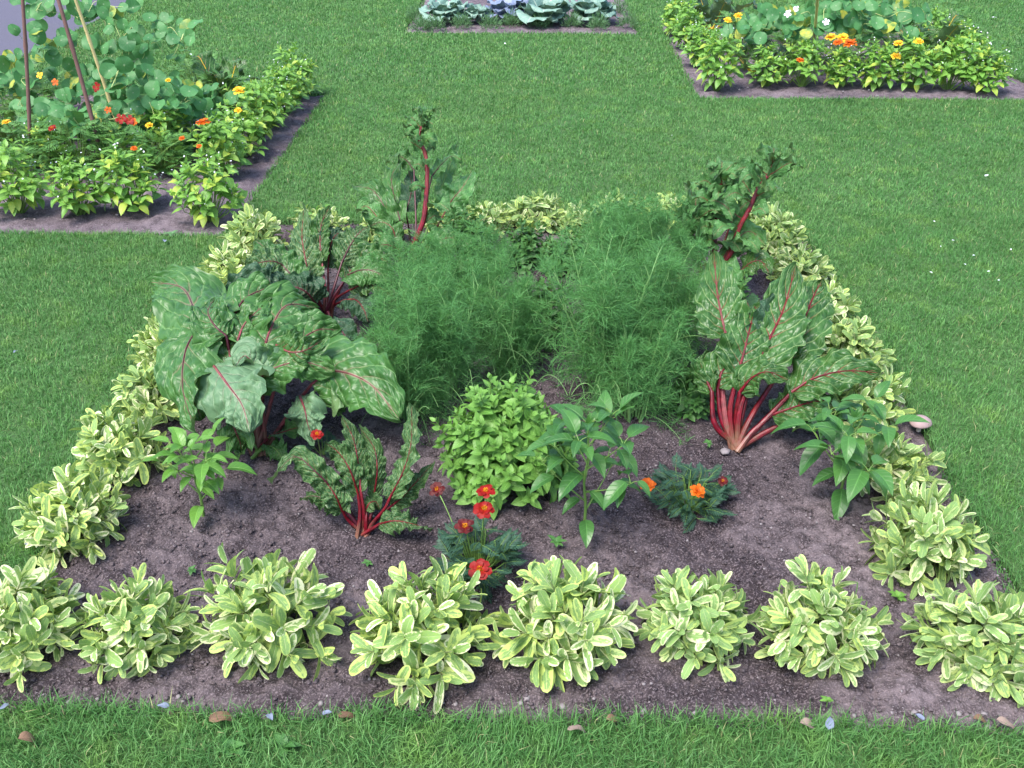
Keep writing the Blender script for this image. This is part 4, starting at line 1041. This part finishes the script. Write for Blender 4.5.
def make_nast(label, pts, seed, Lr=(.07, .115), flowers=(), loc=None, group='trailing nasturtiums', face=(.1, -.75, .65)):
    """pts: list of (centre, radius, count)"""
    rs = np.random.RandomState(seed); loc = np.array(loc); loc[2] = 0
    t = thing('nasturtium_vine', label, 'nasturtium', loc, group)
    fo = MB(); st = MB()
    for (c, r, n) in pts:
        o = np.array(c)-loc+unit(rs.normal(0, 1, (n, 3)))*np.array(r)*(rs.rand(n, 1)**.45)
        o[:, 2] = np.maximum(o[:, 2], .06)
        nn = unit(np.array(face)+rs.normal(0, .38, (n, 3))); d = perp_part(unit(rs.normal(0, 1, (n, 3))), nn)
        L = Lr[0]+(Lr[1]-Lr[0])*rs.rand(n)
        leaves(fo, o-d*(L/2)[:, None], d, nn, L, L*(.92+.14*rs.rand(n)), S_ROUND, 10, 9, .5+rs.normal(0, .45, n), rs.normal(-.05, .28, n), .05, 1.6, rs=rs)
        foot = o*.7+(np.array(c)-loc)[None]*np.array([.3, .3, .25])-nn*.04
        tubes(st, np.stack([foot, (foot+o)/2-nn*.015, o-nn*.002], 1), np.array([.0018, .0015, .0012]), 4)
        for k in range(max(2, n//12)):
            a = o[rs.randint(n)]; b = o[rs.randint(n)]
            sl = spline([a, (a*2+b)/3+rs.normal(0, .04, 3), (a+2*b)/3+rs.normal(0, .04, 3), b], 12); tubes(st, sl, np.linspace(.003, .0015, 12), 5)
    fo.build('foliage', M['nast'], t); st.build('stems', M['tendril'], t)
    for (x, y, Y, r, m) in flowers:
        flower(t, PY(x, y, Y)-loc, r, ('nast', m), rs, heart=False, up=(0, -.8, .5))
    return t
base = P(95, 140)
make_nast('blue green nasturtium vine with round leaves climbing over the tripod canes', [
    (PY(125, 55, 6.65), (.30, .22, .20), 44), (PY(110, 95, 6.6), (.36, .22, .20), 56), (PY(48, 55, 6.7), (.26, .2, .26), 34),
    (PY(165, 35, 6.75), (.22, .2, .18), 26), (PY(155, 90, 6.55), (.30, .2, .18), 50), (PY(12, 85, 6.65), (.22, .2, .2), 30), (PY(50, 6, 6.75), (.25, .12, .12), 14), (PY(112, 5, 6.8), (.25, .12, .10), 18),
    (PY(60, 110, 6.45), (.4, .2, .14), 46), (PY(130, 122, 6.35), (.35, .2, .12), 36)], 91,
    flowers=[(97, 87, 6.2, .03, 'red'), (40, 75, 6.4, .025, 'yellow'), (55, 82, 6.35, .022, 'orange'), (108, 110, 6.2, .022, 'orange')], loc=base)
make_nast('yellowing nasturtium with red and orange blooms spilling low around the canes', [
    (PY(168, 100, 6.3), (.26, .18, .10), 30), (PY(205, 100, 6.5), (.18, .18, .10), 22), (PY(85, 118, 6.2), (.24, .18, .1), 20), (PY(120, 80, 6.15), (.10, .1, .10), 9)], 92, loc=P(150, 140), face=(.1, -.7, .7),
    flowers=[(121, 119, 6.05, .034, 'red'), (130, 120, 6.05, .034, 'red'), (134, 122, 6.05, .025, 'orange')])
b2 = P(820, 50)
make_nast('round leaved nasturtium mound with white blooms in the far right bed', [
    (P(800, 20, .45), (.45, .3, .12), 64), (P(850, 8, .55), (.4, .3, .18), 54), (P(880, 22, .45), (.35, .3, .12), 44), (P(760, 28, .38), (.3, .25, .1), 26), (P(905, 12, .42), (.25, .2, .1), 20)], 93, Lr=(.08, .13), loc=b2,
    flowers=[(788, 14, 8.3, .028, 'white'), (826, 22, 8.2, .028, 'white'), (796, 9, 8.4, .025, 'white')])

# yellow stalked chards of the far beds
def far_chard(label, px, seed, n, L, lm='chard_mid', sm='stalk_yellow', wide=.5, up=.9, group='yellow stalked chards in the far beds', name='chard_plant', cat='chard', st=.35, res=(20, 13)):
    rs = np.random.RandomState(seed); b = P(*px); b[2] = 0
    t = thing(name, label, cat, b, group)
    for k in range(n):
        a = k*2.4+rs.rand()*.6; f = (k+.5)/n; el = R(78-58*f)*up; ll = L*(.75+.35*rs.rand())
        d = np.array([math.cos(a)*math.cos(el), math.sin(a)*math.cos(el), math.sin(el)])
        o = b+np.array([0, 0, -.01]); p1 = o+d*ll*st; p2 = o+d*ll*(st+.25)+np.array([0, 0, .01]); p3 = o+d*ll*(st+.5); p4 = o+d*ll*(st+.68)+np.array([0, 0, -ll*.16])
        p1[2] = max(p1[2], .03); p2[2] = max(p2[2], .05); p3[2] = max(p3[2], .05); p4[2] = max(p4[2], .03)
        inw = np.array([-math.cos(a), -math.sin(a), 0])*math.sin(el)+np.array([0, 0, 1])*math.cos(el)+np.array([0, 0, .15])
        chard_leaf(t, [o, o*.5+p1*.5], [p1, p2, p3, p4], ll*wide, inw, M[lm], M[sm], rs, rad=.008, crink=.008, ruffle=.02, rf=3, cup=.2, nu=res[0], nv=res[1])
    return t
far_chard('yellow stalked chard at the far side of the left bed by the lime basil', (225, 105), 94, 9, .42)
far_chard('yellow stalked chard standing in the front of the far right bed', (752, 72), 95, 9, .40)
far_chard('dark leaved yellow stalked chard near the right end of the far right bed', (928, 62), 96, 10, .46)
far_chard('dark leaved chard behind the lime basil at the far bed left end', (712, 30), 97, 9, .5, 'chard_dark')

# ------------------------------------------------------------------ cabbages
cab = [('grey green cabbage at the left of the back bed', (447, 22), 'cabbage', .40), ('small pale cabbage second from the left in the back bed', (478, 22), 'cabbage', .28),
       ('bluish purple cabbage in the middle of the back bed', (508, 20), 'cabbage_blue', .42), ('wide grey green cabbage right of the bluish one in the back bed', (545, 24), 'cabbage', .46),
       ('broad leaved cabbage at the right of the back bed', (592, 22), 'cabbage', .44)]
for k, (l, px, m, L) in enumerate(cab):
    far_chard(l, px, 110+k, 14, L, m, 'stalk_pale', .85, .85, 'cabbages in the back bed', 'cabbage', 'cabbage', .12, (16, 13))
# tufts of low herb in front of the cabbages
for k, px in enumerate([(416, 20), (421, 31), (435, 30), (462, 28), (491, 29), (512, 26), (541, 28), (572, 27), (598, 29), (627, 27), (618, 14)]):
    rs = np.random.RandomState(500+k); p = P(*px); p[2] = 0
    fo = MB(); n = 420; d = dome_dirs(n, rs, 85)
    o = d*np.array([.11, .11, .14])*(.3+.7*rs.rand(n, 1))
    leaves(fo, o, d+np.array([0, 0, .5])+rs.normal(0, .4, d.shape), rs.normal(0, 1, d.shape), .045, .006, S_LANCE, 4, 3, .5, .1, rs=rs)
    ob = fo.build('herb_tuft', M['tuft']); ob.location = tuple(p)
    tag(ob, 'small wiry dark herb tuft, %s' % (['far left, behind the corner tuft of the back bed', 'at the front left corner of the back bed', 'second along the front edge of the back bed', 'below the leftmost cabbages', 'left of the bluish cabbage',
        'right below the bluish cabbage', 'below the wide grey green cabbage', 'between the wide and the broad cabbages', 'below the rightmost broad cabbage', 'at the front right corner of the back bed', 'behind the right corner tuft of the back bed'][k]), 'herb', 'herb tufts in the back bed')

# ------------------------------------------------------------------ small things on the ground
def lie_leaf(name, label, cat, px, L, W, az, mat, group, seed, curl=.9, z=.02, shape=S_OVATE):
    rs = np.random.RandomState(seed); p = P(*px, z); mb = MB()
    if cat == 'dead leaf': W *= .75; curl *= 1.6
    d = np.array([math.cos(az), math.sin(az), .12]); 
    leaves(mb, -unit(d)[None]*L/2, d[None], np.array([[0, 0, 1.]]), L, W, shape, 12, 9, curl, .35, .04, 1.5, rs=rs)
    o = mb.build(name, mat); o.location = tuple(p); tag(o, label, cat, group)
gd = 'fallen dry leaves along the near lawn edge'
lie_leaf('dry_leaf', 'orange brown dry leaf on the grass edge below the large sage mound', 'dead leaf', (226, 713), .085, .05, .5, M['dry'], gd, 1, z=.035)
lie_leaf('dry_leaf', 'small brown dry leaf at the grass edge left of the fourth sage', 'dead leaf', (350, 713), .06, .03, .2, M['dry'], gd, 2, z=.03)
lie_leaf('dry_leaf', 'pale narrow dry leaf in the grass below the wide sage mound', 'dead leaf', (581, 725), .07, .024, .3, M['dry_grey'], gd, 3, z=.045)
lie_leaf('dry_leaf', 'dull brown dry leaf at the soil edge just right of the pale one', 'dead leaf', (616, 716), .055, .03, .4, M['dry'], gd, 4, z=.03)
lie_leaf('dry_leaf', 'curled grey brown dry leaf at the bottom right corner', 'dead leaf', (1012, 722), .07, .03, -.3, M['dry_grey'], gd, 5, z=.03)
lie_leaf('dry_leaf', 'flat brown dry leaf under the right corner sage mound', 'dead leaf', (985, 717), .06, .03, .1, M['dry'], gd, 6, z=.02)
lie_leaf('dry_leaf', 'orange and white curled leaf on the grass at the bottom left', 'dead leaf', (34, 732), .075, .04, .5, M['dry'], gd, 7, 1.6, z=.05)
lie_leaf('dry_leaf', 'grey leaf lying at the grass edge below the rounded lime sage', 'dead leaf', (812, 722), .06, .035, 0, M['dry_grey'], gd, 8, z=.035)
gp = 'pale petals scattered on grass'
pt = [('pale blue petal on the grass edge below the second front sage', (163, 705), .035, 'blue', .035), ('pale blue petal left of the orange brown dry leaf, near the left corner', (4, 706), .03, 'blue', .035),
      ('pale blue petal below the large sage mound, right of the dry leaf', (270, 716), .035, 'blue', .03), ('pale blue petal at the grass edge beside the small brown leaf', (327, 712), .03, 'blue', .03),
      ('pale blue petal beside the grey leaf below the rounded lime sage', (830, 722), .045, 'blue', .04), ('bluish petal at the soil edge left of the right corner sage', (920, 716), .03, 'blue', .03),
      ('pale petal on the sage at the left border corner', (29, 543), .03, 'blue', .06), ('pale petal alone on the lawn at the left photo edge', (15, 351), .028, 'blue', .03),
      ('white petal on the lawn just right of the right sage border', (834, 275), .035, 'blue', .035), ('white petal on the lawn near the right photo edge', (987, 175), .035, 'white', .035),
      ('tiny white petal on the lawn near the back bed', (505, 43), .035, 'white', .035), ('tiny white petal above the left bed on the lawn', (191, 54), .04, 'white', .035),
      ('small white petal low on the right lawn above the mushroom', (974, 255), .022, 'white', .03), ('pale petal on the soil at the near right corner of the left bed', (165, 240), .05, 'blue', .03),
      ('small white petal at the top of the right lawn', (994, 17), .05, 'white', .04), ('small white petal right of the far right bed at the top', (958, 14), .05, 'white', .04)]
for px_, where in [((934, 221), 'topmost of the scattered group on the right lawn'), ((953, 240), 'left of centre in the scattered group on the right lawn'), ((941, 246), 'leftmost low one in the scattered group on the right lawn'),
                   ((965, 264), 'lowest of the scattered group on the right lawn'), ((989, 271), 'second lowest in the scattered group on the right lawn'), ((1011, 249), 'rightmost in the scattered group on the right lawn'),
                   ((931, 272), 'just below the scattered group on the right lawn'), ((999, 280), 'by the right photo edge under the scattered group'), ((672, 135), 'alone in the middle of the far lawn')]:
    pt.append(('tiny white petal on grass, '+where, px_, .017, 'white', .03))
for k, (l, px, L, m, z) in enumerate(pt):
    L *= .85; lie_leaf('petal', l, 'petal', px, L, L*.75, k*1.1, M[m], gp, 20+k, .5, z, S_PETAL)

def lathe(mb, prof, n=24, wob=.0, rs=None):
    prof = np.array(prof); m = len(prof); th = np.arange(n)*2*np.pi/n
    w = 1+wob*np.sin(th*2+.7)+wob*.6*np.sin(th*3+2)
    V = np.stack([prof[:, 0][:, None]*np.cos(th)*w, prof[:, 0][:, None]*np.sin(th)*w, np.broadcast_to(prof[:, 1][:, None], (m, n))], -1)
    i, j = np.meshgrid(np.arange(m-1), np.arange(n), indexing='ij')
    mb.add(V, np.stack([i*n+j, i*n+(j+1) % n, (i+1)*n+(j+1) % n, (i+1)*n+j], -1).reshape(-1, 4))
mp = P(920, 424, .02); mp[2] = 0
mr = thing('mushroom', 'pinkish grey mushroom cap in the grass right of the sage border', 'mushroom', mp)
mb = MB(); lathe(mb, [(0.0005, .052), (.012, .051), (.024, .046), (.034, .038), (.039, .029), (.040, .024), (.036, .023), (.02, .027), (.008, .03)], 28, .05); mb.build('cap', M['mushroom'], mr)
mb = MB(); lathe(mb, [(.009, -.01), (.008, .01), (.0075, .032)], 14); mb.build('stem', M['mushroom_stem'], mr)
st_p = P(725, 451, .005)
V, T, A_ = scatter_lumps((0, .021, 0, .021), 1, .022, .0221, 77); V = V-V.mean(axis=(0, 1)); V[..., 2] *= .5
mb = MB(); mb.add(V, None, T, A_); o = mb.build('stone', M['pebble']); o.location = tuple(st_p); tag(o, 'flat pale stone at the foot of the bright red chard stalks', 'stone')

def seedling(label, px, s, seed, mat='mint_dark'):
    rs = np.random.RandomState(seed); p = P(*px); p[2] = 0
    s *= .72; mb = MB(); n = 7; a = np.arange(n)*2.4; el = .5+rs.normal(0, .2, n)
    D = np.stack([np.cos(a)*np.cos(el), np.sin(a)*np.cos(el), np.sin(el)], -1)
    leaves(mb, np.tile([0, 0, .012], (n, 1)), D, np.array([0, 0, 1.]), s*(.6+.6*rs.rand(n)), s*.5, S_OVATE, 7, 5, .8, .2, rs=rs)
    tubes(mb, np.array([[0, 0, -.01], [0, 0, .006], [0, 0, .014]]), .0015, 5)
    o = mb.build('weed_seedling', M[mat]); o.location = tuple(p); tag(o, label, 'weed', 'small weeds')
seedling('small weed seedling on the soil left of the right corner sages', (898, 600), .045, 1, 'mint')
seedling('tiny weed seedling between the left pepper and the front sages', (192, 573), .03, 2)
seedling('tiny weed seedling on bare soil below the small crinkled chard', (368, 566), .03, 3)
seedling('small weed seedling under the centre pepper plant', (556, 545), .045, 4)
seedling('small weed at the soil edge below the rounded lime sage', (827, 704), .03, 5, 'mint')
seedling('small weed on the soil in front of the fourth sage', (358, 668), .025, 6)
seedling('broad leaved weed in the grass at the bottom below the large sage', (232, 752), .06, 7)
seedling('broad leaved weed in the grass right of the other bottom weed', (285, 750), .06, 8)
seedling('pale weed on the far bed edge left of the first side basil', (172, 236), .06, 9, 'tuft')
seedling('bushy weed at the foot of the red chard beside the marigold', (708, 446), .03, 10)

# ------------------------------------------------------------------ light
w = bpy.data.worlds.new('World'); scene.world = w; w.use_nodes = True
nt = w.node_tree; bg = nt.nodes['Background']
sky = nt.nodes.new('ShaderNodeTexSky'); sky.sky_type = 'NISHITA'; sky.sun_disc = False
SUN_EL, SUN_AZ = R(60), R(-140)       # azimuth measured clockwise from +Y (behind the photographer, to the left)
sky.sun_elevation = SUN_EL; sky.sun_rotation = SUN_AZ; sky.air_density = 1.0; sky.dust_density = 2.0; sky.ozone_density = 1.0
nt.links.new(sky.outputs[0], bg.inputs[0]); bg.inputs[1].default_value = .14
sd = bpy.data.lights.new('sun', 'SUN'); sd.energy = 2.1; sd.angle = R(30); sd.color = (1, .95, .88)
so = bpy.data.objects.new('sun', sd); col.objects.link(so)
dirv = np.array([math.sin(SUN_AZ)*math.cos(SUN_EL), math.cos(SUN_AZ)*math.cos(SUN_EL), math.sin(SUN_EL)])
import mathutils
so.rotation_euler = mathutils.Vector(dirv).to_track_quat('Z', 'Y').to_euler(); so.location = (0, 4, 8)
vs = scene.view_settings; vs.view_transform = 'Standard'; vs.look = 'None'; vs.gamma = 1; vs.use_curve_mapping = False
vs.exposure = 1.4
scene.render.engine = 'CYCLES'
